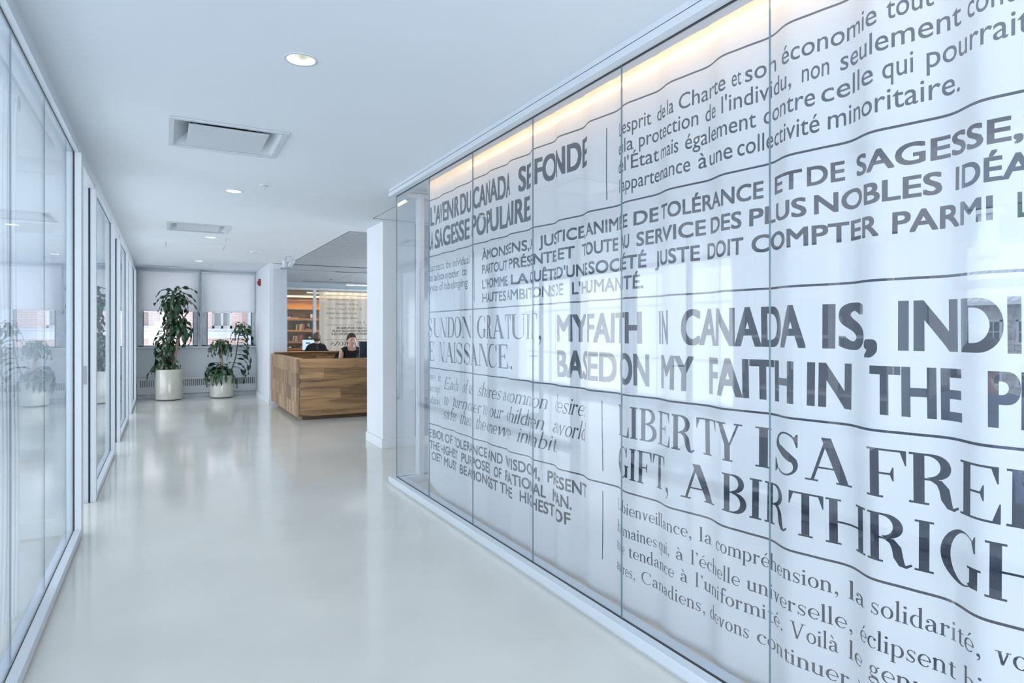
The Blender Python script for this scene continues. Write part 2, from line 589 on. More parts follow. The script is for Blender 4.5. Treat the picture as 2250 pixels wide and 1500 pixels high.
# frameless glass screen behind the reception desk
wg = empty('wall_glass_screen', kind='structure')
for i, (x0, x1) in enumerate(((1.865, 3.78), (3.786, 5.70), (5.706, 7.7))):
    bx('glass_pane', 'clear_glass', wg, x0, x1, 13.09, 13.10, 1.0, H - .005)
    if i: bx('joint_strip', 'joint_seal', wg, x0 - .006, x0, 13.088, 13.102, 1.0, H - .005)
bx('head_channel', 'gasket', wg, 1.865, 7.7, 13.08, 13.11, H - .005, H + .001)

# ------------------------------------------------ left glazed wall
WLf = empty('wall_left', kind='structure')
XB, XGL = -0.60, -0.547
bx('header', 'rail_metal', WLf, XB, -.515, -6.5, YE, 2.643, 2.697)
bx('header_groove', 'gasket', WLf, XB, -.525, -6.5, YE, 2.697, 2.702)
bx('header', 'rail_metal', WLf, XB, -.520, -6.5, YE, 2.702, H + .001)
doors = [(5.318, 6.253), (8.557, 9.486), (11.64, 12.64)]
spans = [(-6.5, 5.21), (6.335, 8.48), (9.567, 11.56), (12.72, 14.6)]
posts = [(5.21, 5.318), (6.253, 6.335), (8.48, 8.557), (9.486, 9.567), (11.56, 11.64), (12.64, 12.72), (14.6, 14.68)]
for y0, y1 in posts:
    for xa, xb_ in ((XB, XGL - .006), (XGL + .006, XL)):
        bx('frame_post', 'white_metal', WLf, xa, xb_, y0, y1, 0, 2.643, bevel=.002)
    bx('gasket_strip', 'gasket', WLf, XGL - .006, XGL + .006, y0 - .004, y1 + .004, 0, 2.643)
for y0, y1 in spans:
    bx('base_rail', 'rail_metal', WLf, XB, XGL - .004, y0, y1, .012, .062, bevel=.002)
    bx('base_rail', 'rail_metal', WLf, XGL + .004, XL, y0, y1, .012, .062, bevel=.002)
    bx('gasket_strip', 'gasket', WLf, XGL - .0045, XGL + .0045, y0, y1, .0, .0635)
    bx('gasket_strip', 'gasket', WLf, XGL - .0045, XGL + .0045, y0, y1, 2.640, 2.6435)
    ye = y1
    while ye > y0 + .05:
        # joints sit at 4.85, 4.03, 3.206 ...
        yb = max(y0, (4.85 if (y0 < 0 and ye > 4.9) else ye - .82))
        if yb - y0 < .25: yb = y0
        bx('glass_pane', 'clear_glass', WLf, XGL - .003, XGL + .003, yb + .0012, ye - .0012, .0635, 2.640)
        if yb > y0: bx('joint_strip', 'joint_seal', WLf, XGL - .0031, XGL + .0031, yb - .0011, yb + .0011, .0635, 2.640)
        ye = yb
for (y0, y1) in doors:
    bx('door_head', 'white_metal', WLf, XB, XL - .01, y0, y1, 2.60, 2.643)
for k, (y0, y1) in enumerate(doors):
    d = empty('door_%d' % (k + 1), kind='structure')
    sp = bx('strike_plate', 'grey_paint', d, -.5985, -.566, y1 - .004, y1 - .0005, .98, 1.13)
    # leaf stands open into the office
    lf = MB()
    lf.box(-1.50, -1.44, y0 + .0, y0 + .045, .01, 2.6).box(-.66, -.60, y0 + .0, y0 + .045, .01, 2.6)
    lf.box(-1.44, -.66, y0 + .0, y0 + .045, .01, .12).box(-1.44, -.66, y0 + .0, y0 + .045, 2.5, 2.6)
    lf.build('door_frame', 'white_metal', d)
    bx('glass_pane', 'clear_glass', d, -1.44, -.66, y0 + .018, y0 + .026, .12, 2.5)
    hd = MB().tube([(-1.41, y0 + .045, 1.02), (-1.41, y0 + .10, 1.02), (-1.30, y0 + .10, 1.02)], .01)
    hd.build('door_handle', 'chrome', d, smooth=True)

# partitions between the left offices
wp = empty('wall_office_partition', kind='structure')
for yy in (-1.2, 14.72):
    bx('wall_panel', 'white_paint', wp, -4.6, -.62, yy, yy + .1, 0, H)

# ------------------------------------------------ right glass box
WR = empty('wall_right', kind='structure')
Y0 = -6.5
bx('header', 'rail_metal', WR, XR, 1.96, Y0, YC + .07, 2.676, 2.713, bevel=.0015)
bx('header_groove', 'gasket', WR, XR + .006, 1.96, Y0, YC + .064, 2.713, 2.7185)
bx('header', 'rail_metal', WR, XR + .003, 1.96, Y0, YC + .067, 2.7185, H + .001)
bx('header', 'rail_metal', WR, 1.96, 4.3, YC - .045, YC + .07, 2.676, 2.713)
bx('header_groove', 'gasket', WR, 1.96, 4.3, YC - .04, YC + .064, 2.713, 2.7185)
bx('header', 'rail_metal', WR, 1.96, 4.3, YC - .043, YC + .067, 2.7185, H + .001)
bx('gasket_strip', 'gasket', WR, XG - .006, XG + .006, Y0, YC, 2.6725, 2.6765)
bx('base_rail', 'rail_metal', WR, XR, XG - .006, Y0, YC + .07, .014, .062, bevel=.002)
bx('base_rail', 'rail_metal', WR, XG + .006, 1.965, Y0, YC - .06, .0, .062, bevel=.002)
bx('base_foot', 'white_metal', WR, XR + .010, XG - .006, Y0, YC + .06, 0, .014)
bx('gasket_strip', 'gasket', WR, XG - .006, XG + .006, Y0, YC, .03, .0635)
bx('base_rail', 'rail_metal', WR, XG - .006, 4.3, YC - .055, YC - .006, .0, .062, bevel=.002)
bx('base_rail', 'rail_metal', WR, XG - .006, 4.3, YC + .006, YC + .07, .0, .062, bevel=.002)
bx('gasket_strip', 'gasket', WR, XG, 4.3, YC - .004, YC + .004, .02, .063)
jy = [YC, 4.845, 4.01, 3.185, 2.364, 1.529, .70, -.13, -.96, -1.79, -2.62, -3.45, -4.28, -5.11, -5.94]
for a, c in zip(jy[:-1], jy[1:]):
    bx('glass_pane', 'clear_glass', WR, XG - .0035, XG + .0035, c + .0015, a - .0015, .0635, 2.6725)
    bx('joint_strip', 'joint_seal', WR, XG - .0037, XG + .0037, c - .0014, c + .0014, .0635, 2.6725)
bx('corner_strip', 'joint_seal', WR, XG - .004, XG + .004, YC - .003, YC + .003, .0635, 2.6725)
for a, c in ((1.905, 2.10), (2.15, 3.1), (3.102, 4.29)):
    bx('glass_pane', 'clear_glass', WR, a, c, YC - .004, YC + .004, .0635, 2.6725)
bx('frame_post', 'white_metal', WR, 2.10, 2.15, YC - .05, YC + .05, .062, 2.676, bevel=.002)
# warm cove over the curtain track
bx('curtain_track', 'white_metal', WR, 2.0, 2.06, Y0, 5.35, H - .018, H, bevel=.002)
cove = tag(MB().box(2.135, 2.15, Y0 + .6, 4.6, 2.722, 2.742).build('cove_light_strip', 'lamp_warm'),
           'long warm light strip on the ceiling just behind the top of the printed curtain', 'light strip')
lw = area('cove_glow', (2.118, 2.2, 2.725), (0, math.radians(40), 0), .03, 6.2, 11, (1.0, .58, .24))
lw.data.shape = 'RECTANGLE'
# ================================================================== LETTERING
# Convex pieces in a (x, y) plane, capital height = 1.  Sans words come from the built-in
# typeface; the serif faces are drawn here stroke by stroke.
def q_rect(x0, y0, x1, y1): return [(x0, y0), (x1, y0), (x1, y1), (x0, y1)]


def q_diag(x0, y0, x1, y1, w): return [(x0 - w / 2, y0), (x0 + w / 2, y0), (x1 + w / 2, y1), (x1 - w / 2, y1)]


def q_arc(cx, cy, rx, ry, a0, a1, tl, tr, h, n=None):
    n = n or max(4, int(abs(a1 - a0) / 15))
    ix, irx, iry = cx + (tl - tr) / 2, rx - (tl + tr) / 2, ry - h
    out = []
    P = []
    for i in range(n + 1):
        a = math.radians(a0 + (a1 - a0) * i / n)
        P.append(((cx + rx * math.cos(a), cy + ry * math.sin(a)), (ix + irx * math.cos(a), cy + iry * math.sin(a))))
    for (o0, i0), (o1, i1) in zip(P[:-1], P[1:]):
        out.append([o0, o1, i1, i0])
    return out


def q_stroke(pts, ws):
    out, L = [], []
    n = len(pts)
    for i, (x, y) in enumerate(pts):
        a, b = pts[max(i - 1, 0)], pts[min(i + 1, n - 1)]
        dx, dy = b[0] - a[0], b[1] - a[1]
        l = math.hypot(dx, dy) or 1
        w = ws[i] / 2 if isinstance(ws, (list, tuple)) else ws / 2
        L.append(((x - dy / l * w, y + dx / l * w), (x + dy / l * w, y - dx / l * w)))
    for (a, b), (c, d) in zip(L[:-1], L[1:]):
        out.append([a, b, d])
        out.append([a, d, c])
    return out


def q_ball(x, y, r, n=10): return [[(x + r * math.cos(2 * PI * i / n), y + r * math.sin(2 * PI * i / n)) for i in range(n)]]


def s_curve(x0, x1, y0, y1, t, h):
    """the spine of an S between (x0..x1, y0..y1)"""
    P, Wd = [], []
    cx, w = (x0 + x1) / 2, (x1 - x0) / 2
    H2 = y1 - y0
    r = H2 / 4
    hw = w - t * .25
    for i in range(25):
        u = i / 24
        if u < .5:
            a = math.radians(35 + 235 * (u / .5))
            x, y = cx + hw * math.cos(a), y1 - r + r * math.sin(a) - h / 2 * math.sin(a)
        else:
            a = math.radians(90 - 235 * ((u - .5) / .5))
            x, y = cx + hw * math.cos(a), y0 + r + r * math.sin(a) - h / 2 * math.sin(a)
        P.append((x, y))
        Wd.append(h + (t - h) * math.exp(-((u - .5) / .17) ** 2))
    # pull the middle into one diagonal
    for i in range(10, 15):
        k = (i - 9.5) / 5
        P[i] = (P[9][0] + (P[15][0] - P[9][0]) * k, P[9][1] + (P[15][1] - P[9][1]) * k)
    return q_stroke(P, Wd)


def serif_glyph(ch, t, h, sf, xh=.62, bk=None):
    """returns (advance, pieces).  t stem, h hairline, sf serif length each side"""
    g = []
    s_ = bk or h
    R = lambda *a: g.append(q_rect(*a))
    D = lambda *a: g.append(q_diag(*a))
    A = lambda *a, **k: g.extend(q_arc(*a, **k))
    S = lambda p, w: g.extend(q_stroke(p, w))

    def foot(x, w=t, y=0): R(x - w / 2 - sf, y, x + w / 2 + sf, y + s_)

    def head(x, w=t, y=1): R(x - w / 2 - sf, y - s_, x + w / 2 + sf, y)

    def stem(x, y0=0, y1=1, w=t): R(x - w / 2, y0, x + w / 2, y1)

    def flag(x, y, w=t): g.append([(x - w / 2 - sf * 1.1, y - .07), (x + w / 2, y - .10), (x + w / 2, y + .02), (x - w / 2, y - .01)])

    def tri(x, y, dy, dx=-.07): g.append([(x, y), (x, y + dy), (x - .02, y + dy), (x + dx, y)])
    o = t / 2 + sf
    base = {'É': 'E', 'È': 'E', 'Ê': 'E', 'À': 'A', 'é': 'e', 'è': 'e', 'ê': 'e', 'à': 'a', 'ô': 'o'}
    if ch in base:
        w, g = serif_glyph(base[ch], t, h, sf, xh, bk)
        up = ch.isupper()
        cy = 1.08 if up else xh + .10
        cx = w / 2 - .02
        if ch in 'Éé': g = g + [[(cx - .05, cy), (cx + .0, cy), (cx + .16, cy + .2), (cx + .06, cy + .2)]]
        elif ch in 'ÀàÈè': g = g + [[(cx - .02, cy), (cx + .03, cy), (cx - .06, cy + .2), (cx - .16, cy + .2)]]
        else: g = g + [[(cx - .16, cy), (cx - .1, cy), (cx + .02, cy + .18), (cx - .04, cy + .18)], [(cx + .16, cy), (cx + .1, cy), (cx - .04, cy + .18), (cx + .02, cy + .18)]]
        return w, g
    if ch == ' ': return .30, []
    if ch == '.': return .30, q_ball(.13, .075, .078)
    if ch == ',': return .32, q_ball(.14, .075, .08) + q_stroke([(.19, .07), (.20, -.02), (.16, -.12), (.08, -.19)], [.05, .05, .035, .02])
    if ch == ':': return .30, q_ball(.13, .075, .07) + q_ball(.13, xh - .08, .07)
    if ch == "'": return .24, q_ball(.12, .90, .07) + q_stroke([(.165, .90), (.17, .82), (.14, .75), (.08, .69)], [.05, .05, .03, .02])
    if ch == 'I': stem(o); foot(o); head(o); return 2 * o + .06, g
    if ch == 'L': stem(o); foot(o); head(o); R(o, 0, .70, h); tri(.70, h, .30, -.10); return .74, g
    if ch in 'EF':
        stem(o); head(o); foot(o)
        R(o, 1 - h, .68, 1); g.append([(.68, 1 - h), (.68, .70), (.66, .70), (.58, 1 - h)])
        R(o, .5 - h / 2, .48, .5 + h / 2); g.append([(.48, .64), (.48, .36), (.46, .36), (.41, .5), (.46, .64)])
        if ch == 'E': R(o, 0, .71, h); tri(.71, h, .31, -.11); return .76, g
        return .70, g
    if ch == 'H':
        for x in (o, .92 - o + .06): stem(x); foot(x); head(x)
        R(o, .5 - h / 2, .98 - o, .5 + h / 2); return 1.02, g
    if ch == 'T': stem(.40); foot(.40); R(.02, 1 - h, .78, 1); g += [[(.02, 1 - h), (.02, .70), (.04, .70), (.13, 1 - h)], [(.78, 1 - h), (.78, .70), (.76, .70), (.67, 1 - h)]]; return .80, g
    if ch == 'U':
        stem(o, .25, 1); head(o); x2 = .88 - sf; stem(x2, .25, 1, h); head(x2, h)
        A((o + x2) / 2 - t / 4 + h / 4, .27, (x2 - o) / 2 + t / 4 + h / 4, .285, 180, 360, t, h, h * 1.4); return .94, g
    if ch == 'N':
        x1, x2 = sf + h / 2, .90 - sf; stem(x1, 0, 1, h); stem(x2, 0, 1, h); foot(x1, h); head(x2, h); R(x1 - h / 2 - sf, 1 - s_, x1, 1)
        D(x1 + t / 2 - .02, 1, x2 - t / 2 + h / 2, 0, t); return .94, g
    if ch == 'M':
        x1, x2 = sf + h / 2, 1.08 - o; stem(x1, 0, 1, h); stem(x2); foot(x1, h); foot(x2); head(x2); R(x1 - sf, 1 - s_, x1 + t, 1)
        D(x1 + t / 2 - .02, 1, (x1 + x2) / 2, 0, t); D((x1 + x2) / 2, 0, x2 - t / 2, 1, h); return 1.12, g
    if ch == 'A':
        D(.10 + sf * .5, 0, .42, 1, h * 1.5); D(.74, 0, .40, 1, t * 1.08); R(.20, .30, .62, .30 + h)
        R(.0, 0, .20 + sf * .8, s_); R(.74 - t / 2 - sf, 0, .74 + t / 2 + sf, s_); return .74 + t / 2 + sf + .03, g
    if ch == 'V':
        D(.40, 0, .10 + t / 2, 1, t); D(.40, 0, .72, 1, h * 1.4); R(0, 1 - s_, .12 + t + sf, 1); R(.60, 1 - s_, .84, 1); return .86, g
    if ch == 'Y':
        stem(.42, 0, .45); foot(.42); D(.42, .42, .10 + t / 2, 1, t); D(.42 + t / 2 - h / 2, .42, .74, 1, h * 1.4); R(0, 1 - s_, .14 + t + sf, 1); R(.62, 1 - s_, .86, 1); return .88, g
    if ch == 'B':
        stem(o); R(o - t / 2 - sf, 0, .38, h); R(o - t / 2 - sf, 1 - h, .38, 1); R(o, .53 - h / 2, .38, .53 + h / 2)
        A(.36, .765, .27, .235, -90, 90, 0, t * .92, h); A(.38, .268, .32, .268, -90, 90, 0, t, h); return .76, g
    if ch == 'D': stem(o); R(o - t / 2 - sf, 0, .42, h); R(o - t / 2 - sf, 1 - h, .42, 1); A(.40, .5, .42, .5, -90, 90, 0, t, h); return .88, g
    if ch == 'P': stem(o); foot(o); R(o - t / 2 - sf, 1 - h, .38, 1); R(o, .47 - h / 2, .38, .47 + h / 2); A(.37, .735, .32, .265, -90, 90, 0, t, h); return .72, g
    if ch == 'R':
        stem(o); foot(o); R(o - t / 2 - sf, 1 - h, .38, 1); R(o, .50 - h / 2, .40, .50 + h / 2); A(.36, .75, .29, .25, -90, 90, 0, t, h)
        S([(.34, .50), (.46, .46), (.54, .34), (.57, .16), (.63, .03), (.70, .0), (.80, .07)], [h, t * .7, t, t, t * .7, h * 1.3, h]); return .82, g
    if ch in 'OQ': A(.44, .5, .42, .51, 0, 360, t, t, h, n=28); return .88, g
    if ch in 'CG':
        A(.44, .5, .42, .51, 42, 322 if ch == 'C' else 300, t, h, h, n=20)
        g.append([(.74, .99), (.76, .99), (.76, .68), (.73, .68), (.68, .86)])
        if ch == 'C': return .82, g
        stem(.72, 0.04, .42, t); R(.58, .42 - s_, .86, .42); A(.44, .5, .42, .51, 298, 318, 0, t * .5, h, n=4); return .90, g
    if ch == 'S':
        g += s_curve(.06, .60, -.01, 1.01, t * 1.1, h)
        g.append([(.56, .99), (.585, .99), (.585, .68), (.565, .68), (.50, .88)]); g.append([(.06, .01), (.04, .01), (.04, .34), (.06, .34), (.13, .12)])
        return .68, g
    # ---------------- lower case
    if ch == 'i': stem(o, 0, xh); foot(o); flag(o, xh); g += q_ball(o, xh + .22, t * .62); return 2 * o + .03, g
    if ch == 'l': stem(o, 0, 1.04); foot(o); flag(o, 1.06); return 2 * o + .03, g
    if ch in 'nmhur':
        top = 1.04 if ch == 'h' else xh
        if ch == 'u':
            stem(o, .12, xh); flag(o, xh); x2 = o + .32; stem(x2, 0, xh); flag(x2, xh); R(x2, 0, x2 + t / 2 + sf, s_)
            A((o + x2) / 2 - t / 4, .17, (x2 - o) / 2 + t / 4 + .02, .18, 180, 330, t, h, h * 1.5); return x2 + t / 2 + sf + .03, g
        stem(o, 0, top); foot(o); flag(o, top + (.02 if ch == 'h' else 0))
        if ch == 'r': S([(o, xh - .18), (o + .10, xh - .06), (o + .20, xh - .03)], [h, h, h]); g += q_ball(o + .22, xh - .08, .075); return o + .32, g
        xs = [o + .33] + ([o + .66] if ch == 'm' else [])
        px = o
        for x2 in xs:
            stem(x2, 0, xh - .17); foot(x2)
            A((px + x2) / 2 + t / 4, xh - .19, (x2 - px) / 2 + t / 4, .205, 0, 165, h, t, h * 1.3)
            px = x2
        return px + o + .02, g
    if ch in 'oecdbpqg' or ch == 'a':
        if ch == 'o': A(.27, xh / 2, .26, xh / 2 + .01, 0, 360, t, t, h, n=24); return .55, g
        if ch == 'c': A(.27, xh / 2, .26, xh / 2 + .01, 50, 318, t, h, h, n=18); g += q_ball(.41, xh - .11, .07); return .49, g
        if ch == 'e': A(.27, xh / 2, .26, xh / 2 + .01, 0, 318, t, h * 1.5, h, n=20); R(.06, xh * .5 - h / 2, .52, xh * .5 + h / 2); return .54, g
        if ch == 'a':
            x2 = .36; stem(x2, .06, xh - .16, t); A(.22, xh - .18, .14 + t / 2, .19, 0, 150, 0, t, h * 1.2); g += q_ball(.11, xh - .15, .065)
            S([(x2, xh * .58), (.22, xh * .50), (.09, xh * .38)], [h, h, h * 1.3]); A(.17, .15, .155, .165, 90, 330, t * .9, h, h)
            A(x2 + .06, .10, .06 + t / 2, .10, 180, 300, t * .8, 0, h); return .52, g
        if ch in 'dq':
            x2 = .42; A(.25, xh / 2, .24, xh / 2 + .01, 20, 340, t, h, h, n=20)
            if ch == 'd': stem(x2, 0, 1.04); flag(x2, 1.06); R(x2, 0, x2 + t / 2 + sf, s_)
            else: stem(x2, -.34, xh); foot(x2, t, -.34)
            return x2 + t / 2 + sf + .02, g
        if ch in 'bp':
            A(o + .20, xh / 2, .25, xh / 2 + .01, -160, 160, h, t, h, n=20)
            if ch == 'b': stem(o, .02, 1.04); flag(o, 1.06)
            else: stem(o, -.34, xh); foot(o, t, -.34); flag(o, xh)
            return o + .49, g
        if ch == 'g':
            A(.25, xh - .19, .19, .20, 0, 360, t * .85, t * .85, h, n=18); A(.26, -.15, .25, .17, 0, 360, t * .6, t * .6, h * 1.4, n=20)
            S([(.15, xh - .36), (.10, .14), (.20, .06), (.38, .03), (.46, -.06)], [h, h, t * .9, t, t * .7]); S([(.40, xh - .06), (.50, xh + .02)], [h, h * 1.5]); return .54, g
    if ch == 't': stem(.18, .10, xh + .14); R(.04, xh - h, .38, xh); A(.18 + .10, .11, .10 + t / 2, .12, 180, 310, t, 0, h * 1.2); return .38, g
    if ch == 'f': stem(.20, 0, .86); foot(.20); R(.04, xh - h, .40, xh); A(.20 + .13, .86, .13 + t / 2, .19, 60, 180, t, 0, h * 1.2); g += q_ball(.40, .97, .065); return .38, g
    if ch == 's':
        g += s_curve(.05, .37, -.01, xh + .01, t, h); g.append([(.36, xh), (.38, xh), (.38, xh - .2), (.33, xh - .08)]); g.append([(.03, 0), (.05, 0), (.10, .08), (.03, .21)]); return .43, g
    if ch in 'vyw':
        n_ = 2 if ch == 'w' else 1
        for k in range(n_):
            d = k * .36
            D(.26 + d, 0, .08 + t / 2 + d, xh, t); D(.26 + d, 0, .44 + d, xh, h * 1.4)
        R(-.01, xh - s_, .10 + t + sf * .6, xh); R(.36 + (n_ - 1) * .36, xh - s_, .54 + (n_ - 1) * .36, xh)
        if ch == 'y': S([(.27, .02), (.20, -.20), (.10, -.28)], [h * 1.5, h * 1.5, h]); g += q_ball(.07, -.26, .065)
        return .54 + (n_ - 1) * .36, g
    if ch == 'x': D(.42, 0, .10, xh, t); D(.06, 0, .44, xh, h * 1.4); foot(.42, t * .6); foot(.08, h); head(.10, t * .6, xh); head(.44, h, xh); return .54, g
    stem(o); return 2 * o, g


SERIF = {'didone': (.17, .042, .07, None), 'garamond': (.115, .048, .055, .045), 'italic': (.10, .045, .03, .04)}


def serif_word(text, style):
    t, h, sf, bk = SERIF[style]
    x, out = 0, []
    for ch in text:
        w, g = serif_glyph(ch, t, h, sf, .62, bk)
        out += [[(px + x, py) for px, py in p] for p in g]
        x += w + (.035 if style != 'didone' else .02)
    if style == 'italic':
        out = [[(px * .86 + py * .24, py) for px, py in p] for p in out]
    return out


_sans = {}


def sans_word(text, bold=0.0, fat=0.0):
    key = (text, bold, fat)
    if key in _sans: return _sans[key]
    cu = bpy.data.curves.new('lettering_curve', 'FONT')
    cu.body = text
    cu.resolution_u = 8 if fat else 4
    cu.offset = 0
    o = bpy.data.objects.new('lettering_curve', cu)
    COL.objects.link(o)
    bpy.context.view_layer.update()
    me = bpy.data.meshes.new_from_object(o.evaluated_get(bpy.context.evaluated_depsgraph_get()))
    V = [(v.co.x / .727, v.co.y / .727) for v in me.vertices]
    out = [[V[i] for i in p.vertices] for p in me.polygons]
    bpy.data.meshes.remove(me)
    bpy.data.objects.remove(o)
    bpy.data.curves.remove(cu)
    if fat or bold:
        base = out
        out = []
        for sx, sy in ([(a, b) for a in (-1, -.35, .35, 1) for b in (-1, 0, 1)] if fat else ((-1, -1), (1, -1), (-1, 1), (1, 1))):
            out += [[(x + sx * (bold + fat), y + sy * bold) for x, y in p] for p in base]
        out = [[(x, y * (1 / (1 + 2 * bold)) + bold) for x, y in p] for p in out]
    _sans[key] = out
    return out


def word_polys(text, style):
    if style == 'sans': return sans_word(text, .006)
    if style == 'bold': return sans_word(text, .030)
    if style == 'cond': return sans_word(text, .026, .026)
    return serif_word(text, style)


# photo column -> position along the curtain plane
def col_to_y(px, X):
    r = (px - CX) / F_PX
    return X * (math.cos(THETA) - r * math.sin(THETA)) / (math.sin(THETA) + r * math.cos(THETA))


class Curtain:
    """hanging cloth along Y; s = length along the cloth, measured from the far edge"""

    def __init__(c, xc, y_far, y_near, amp, period, phase, zb, zt, step=.013, sharp=.28):
        c.xc, c.amp, c.k, c.ph, c.zb, c.zt, c.sharp = xc, amp, 2 * PI / period, phase, zb, zt, sharp
        N = 6000
        c.Y = np.linspace(y_far, y_near, N)
        X = c.xoff(c.Y)
        c.S = np.concatenate([[0], np.cumsum(np.hypot(np.diff(X), np.diff(c.Y)))])
        c.step = step

    def xoff(c, Y):
        w = 1 + .35 * np.sin(Y * 1.7 + .6) * np.sin(Y * .83)
        p = c.k * Y + .55 * np.sin(Y * 1.31 + 1.2) + c.ph
        w = w * (1 - .55 * np.clip((Y - 2.9) / 1.2, 0, 1))
        return c.amp * w * (np.sin(p) + c.sharp * np.sin(2 * p))

    def s_of_y(c, y): return float(np.interp(-y, -c.Y, c.S))

    def map(c, s, z):
        y = np.interp(s, c.S, c.Y)
        x = c.xc + c.xoff(y) * (1.08 - .10 * (z - c.zb) / (c.zt - c.zb))
        x = x + .004 * np.sin(z * 5.1 + y * 9) * np.clip((c.zt - z) / .6, 0, 1)
        return x, y, z


def make_printed(c, bands, words, rules, bars, root, fab, ink, names=('fabric', 'printed_lettering'), curl=True):
    """bands: z levels; words: list of (polys in (s, z)).  Letters are cut out of the cloth as faces
    of their own and become the child mesh that carries the print."""
    Smax = float(c.S[-1])
    grid = [Smax * i / int(Smax / c.step) for i in range(int(Smax / c.step) + 1)]
    VV = {0: [], 1: []}
    FF = {0: [], 1: []}
    shapes = []
    for polys in words + rules + bars:
        if not polys: continue
        zs = [p[1] for q in polys for p in q]
        ss = [p[0] for q in polys for p in q]
        shapes.append((min(ss), max(ss), min(zs), max(zs), polys))
    for z0, z1 in zip(bands[:-1], bands[1:]):
        verts, edges = [], []
        for s in grid:
            verts += [Vector((s, z0)), Vector((s, z1))]
            edges.append((len(verts) - 2, len(verts) - 1))
        for i in range(len(grid) - 1):
            edges += [(2 * i, 2 * i + 2), (2 * i + 1, 2 * i + 3)]
        here = [sh for sh in shapes if sh[3] > z0 and sh[2] < z1]
        for sh in here:
            cnt, idx_ = {}, {}
            for q in sh[4]:
                K = [(round(p[0], 7), round(p[1], 7)) for p in q]
                for a, b in zip(K, K[1:] + K[:1]):
                    e = (a, b) if a < b else (b, a)
                    cnt[e] = cnt.get(e, 0) + 1
            for (a, b), n_ in cnt.items():
                if n_ == 2: continue          # inner edge between two pieces of one letter
                for k_ in (a, b):
                    if k_ not in idx_:
                        idx_[k_] = len(verts)
                        verts.append(Vector(k_))
                edges.append((idx_[a], idx_[b]))
        r = delaunay_2d_cdt(verts, edges, [], 0, 1e-6)
        P = np.array([tuple(v) for v in r[0]])
        T = [f for f in r[2]]
        T = np.array([f[:3] for f in T if len(f) == 3])
        cen = P[T].mean(axis=1)
        ok = (cen[:, 1] > z0) & (cen[:, 1] < z1) & (cen[:, 0] > 0) & (cen[:, 0] < Smax)
        T, cen = T[ok], cen[ok]
        ink_ = np.zeros(len(T), bool)
        for sh in here:
            idx = np.nonzero((cen[:, 0] >= sh[0]) & (cen[:, 0] <= sh[1]) & (cen[:, 1] >= sh[2]) & (cen[:, 1] <= sh[3]) & ~ink_)[0]
            if not len(idx): continue
            cc = cen[idx]
            ins = np.zeros(len(idx), bool)
            for q in sh[4]:
                q = np.array(q)
                d = np.roll(q, -1, 0) - q
                cr = d[None, :, 0] * (cc[:, None, 1] - q[None, :, 1]) - d[None, :, 1] * (cc[:, None, 0] - q[None, :, 0])
                ins |= (cr >= -1e-12).all(1) | (cr <= 1e-12).all(1)
            ink_[idx[ins]] = True
        for kind in (0, 1):
            t = T[ink_ == bool(kind)]
            if not len(t): continue
            used, inv = np.unique(t, return_inverse=True)
            b = sum(len(v) for v in VV[kind])
            VV[kind].append(P[used])
            FF[kind].append(inv.reshape(-1, 3) + b)
    out = []
    for kind in (0, 1):
        if not VV[kind]: continue
        P = np.concatenate(VV[kind])
        Fc = np.concatenate(FF[kind])
        z = P[:, 1].copy()
        if curl:   # the hem lifts a little towards the far edge
            e = np.clip(1 - P[:, 0] / .34, 0, 1) ** 2
            lo = np.clip(1 - (z - c.zb) / .30, 0, 1)
            z = z + e * lo * .10
        x, y, z = c.map(P[:, 0], z)
        me = bpy.data.meshes.new(names[kind])
        me.from_pydata(np.stack([x, y, z], 1).tolist(), [], Fc.tolist())
        bm = bmesh.new()
        bm.from_mesh(me)
        bmesh.ops.remove_doubles(bm, verts=bm.verts, dist=1e-5)
        bm.to_mesh(me)
        bm.free()
        me.materials.append(MAT[ink if kind else fab])
        me.polygons.foreach_set('use_smooth', [True] * len(me.polygons))
        o = bpy.data.objects.new(names[kind], me)
        COL.objects.link(o)
        o.parent = root
        out.append(o)
    return out


def fit(text, style, s0, s1, z, cap):
    P = word_polys(text, style)
    if not P: return []
    xs = [p[0] for q in P for p in q]
    a, b = min(xs), max(xs)
    k = (s1 - s0) / (b - a)
    return [[((x - a) * k + s0, y * cap + z) for x, y in q] for q in P]


XCUR = 2.03
cur = Curtain(XCUR, 5.19, -.95, .017, .305, 0.0, .025, 2.735, sharp=.22)
# ph chosen so that the steep side of a fold falls at y = 1.936
best = min(np.linspace(0, 2 * PI, 120), key=lambda p: -sum(
    (lambda f: (f(y0 + .01) - f(y0 - .01)))(lambda yy: (setattr(cur, 'ph', p), cur.xoff(np.array([yy]))[0])[1]) for y0 in (1.936, 2.25, 2.528, 2.831, 3.143, 3.417)))
cur = Curtain(XCUR, 5.19, -.95, .017, .305, best, .025, 2.735, sharp=.22)
PS = lambda px: cur.s_of_y(col_to_y(px, XCUR))

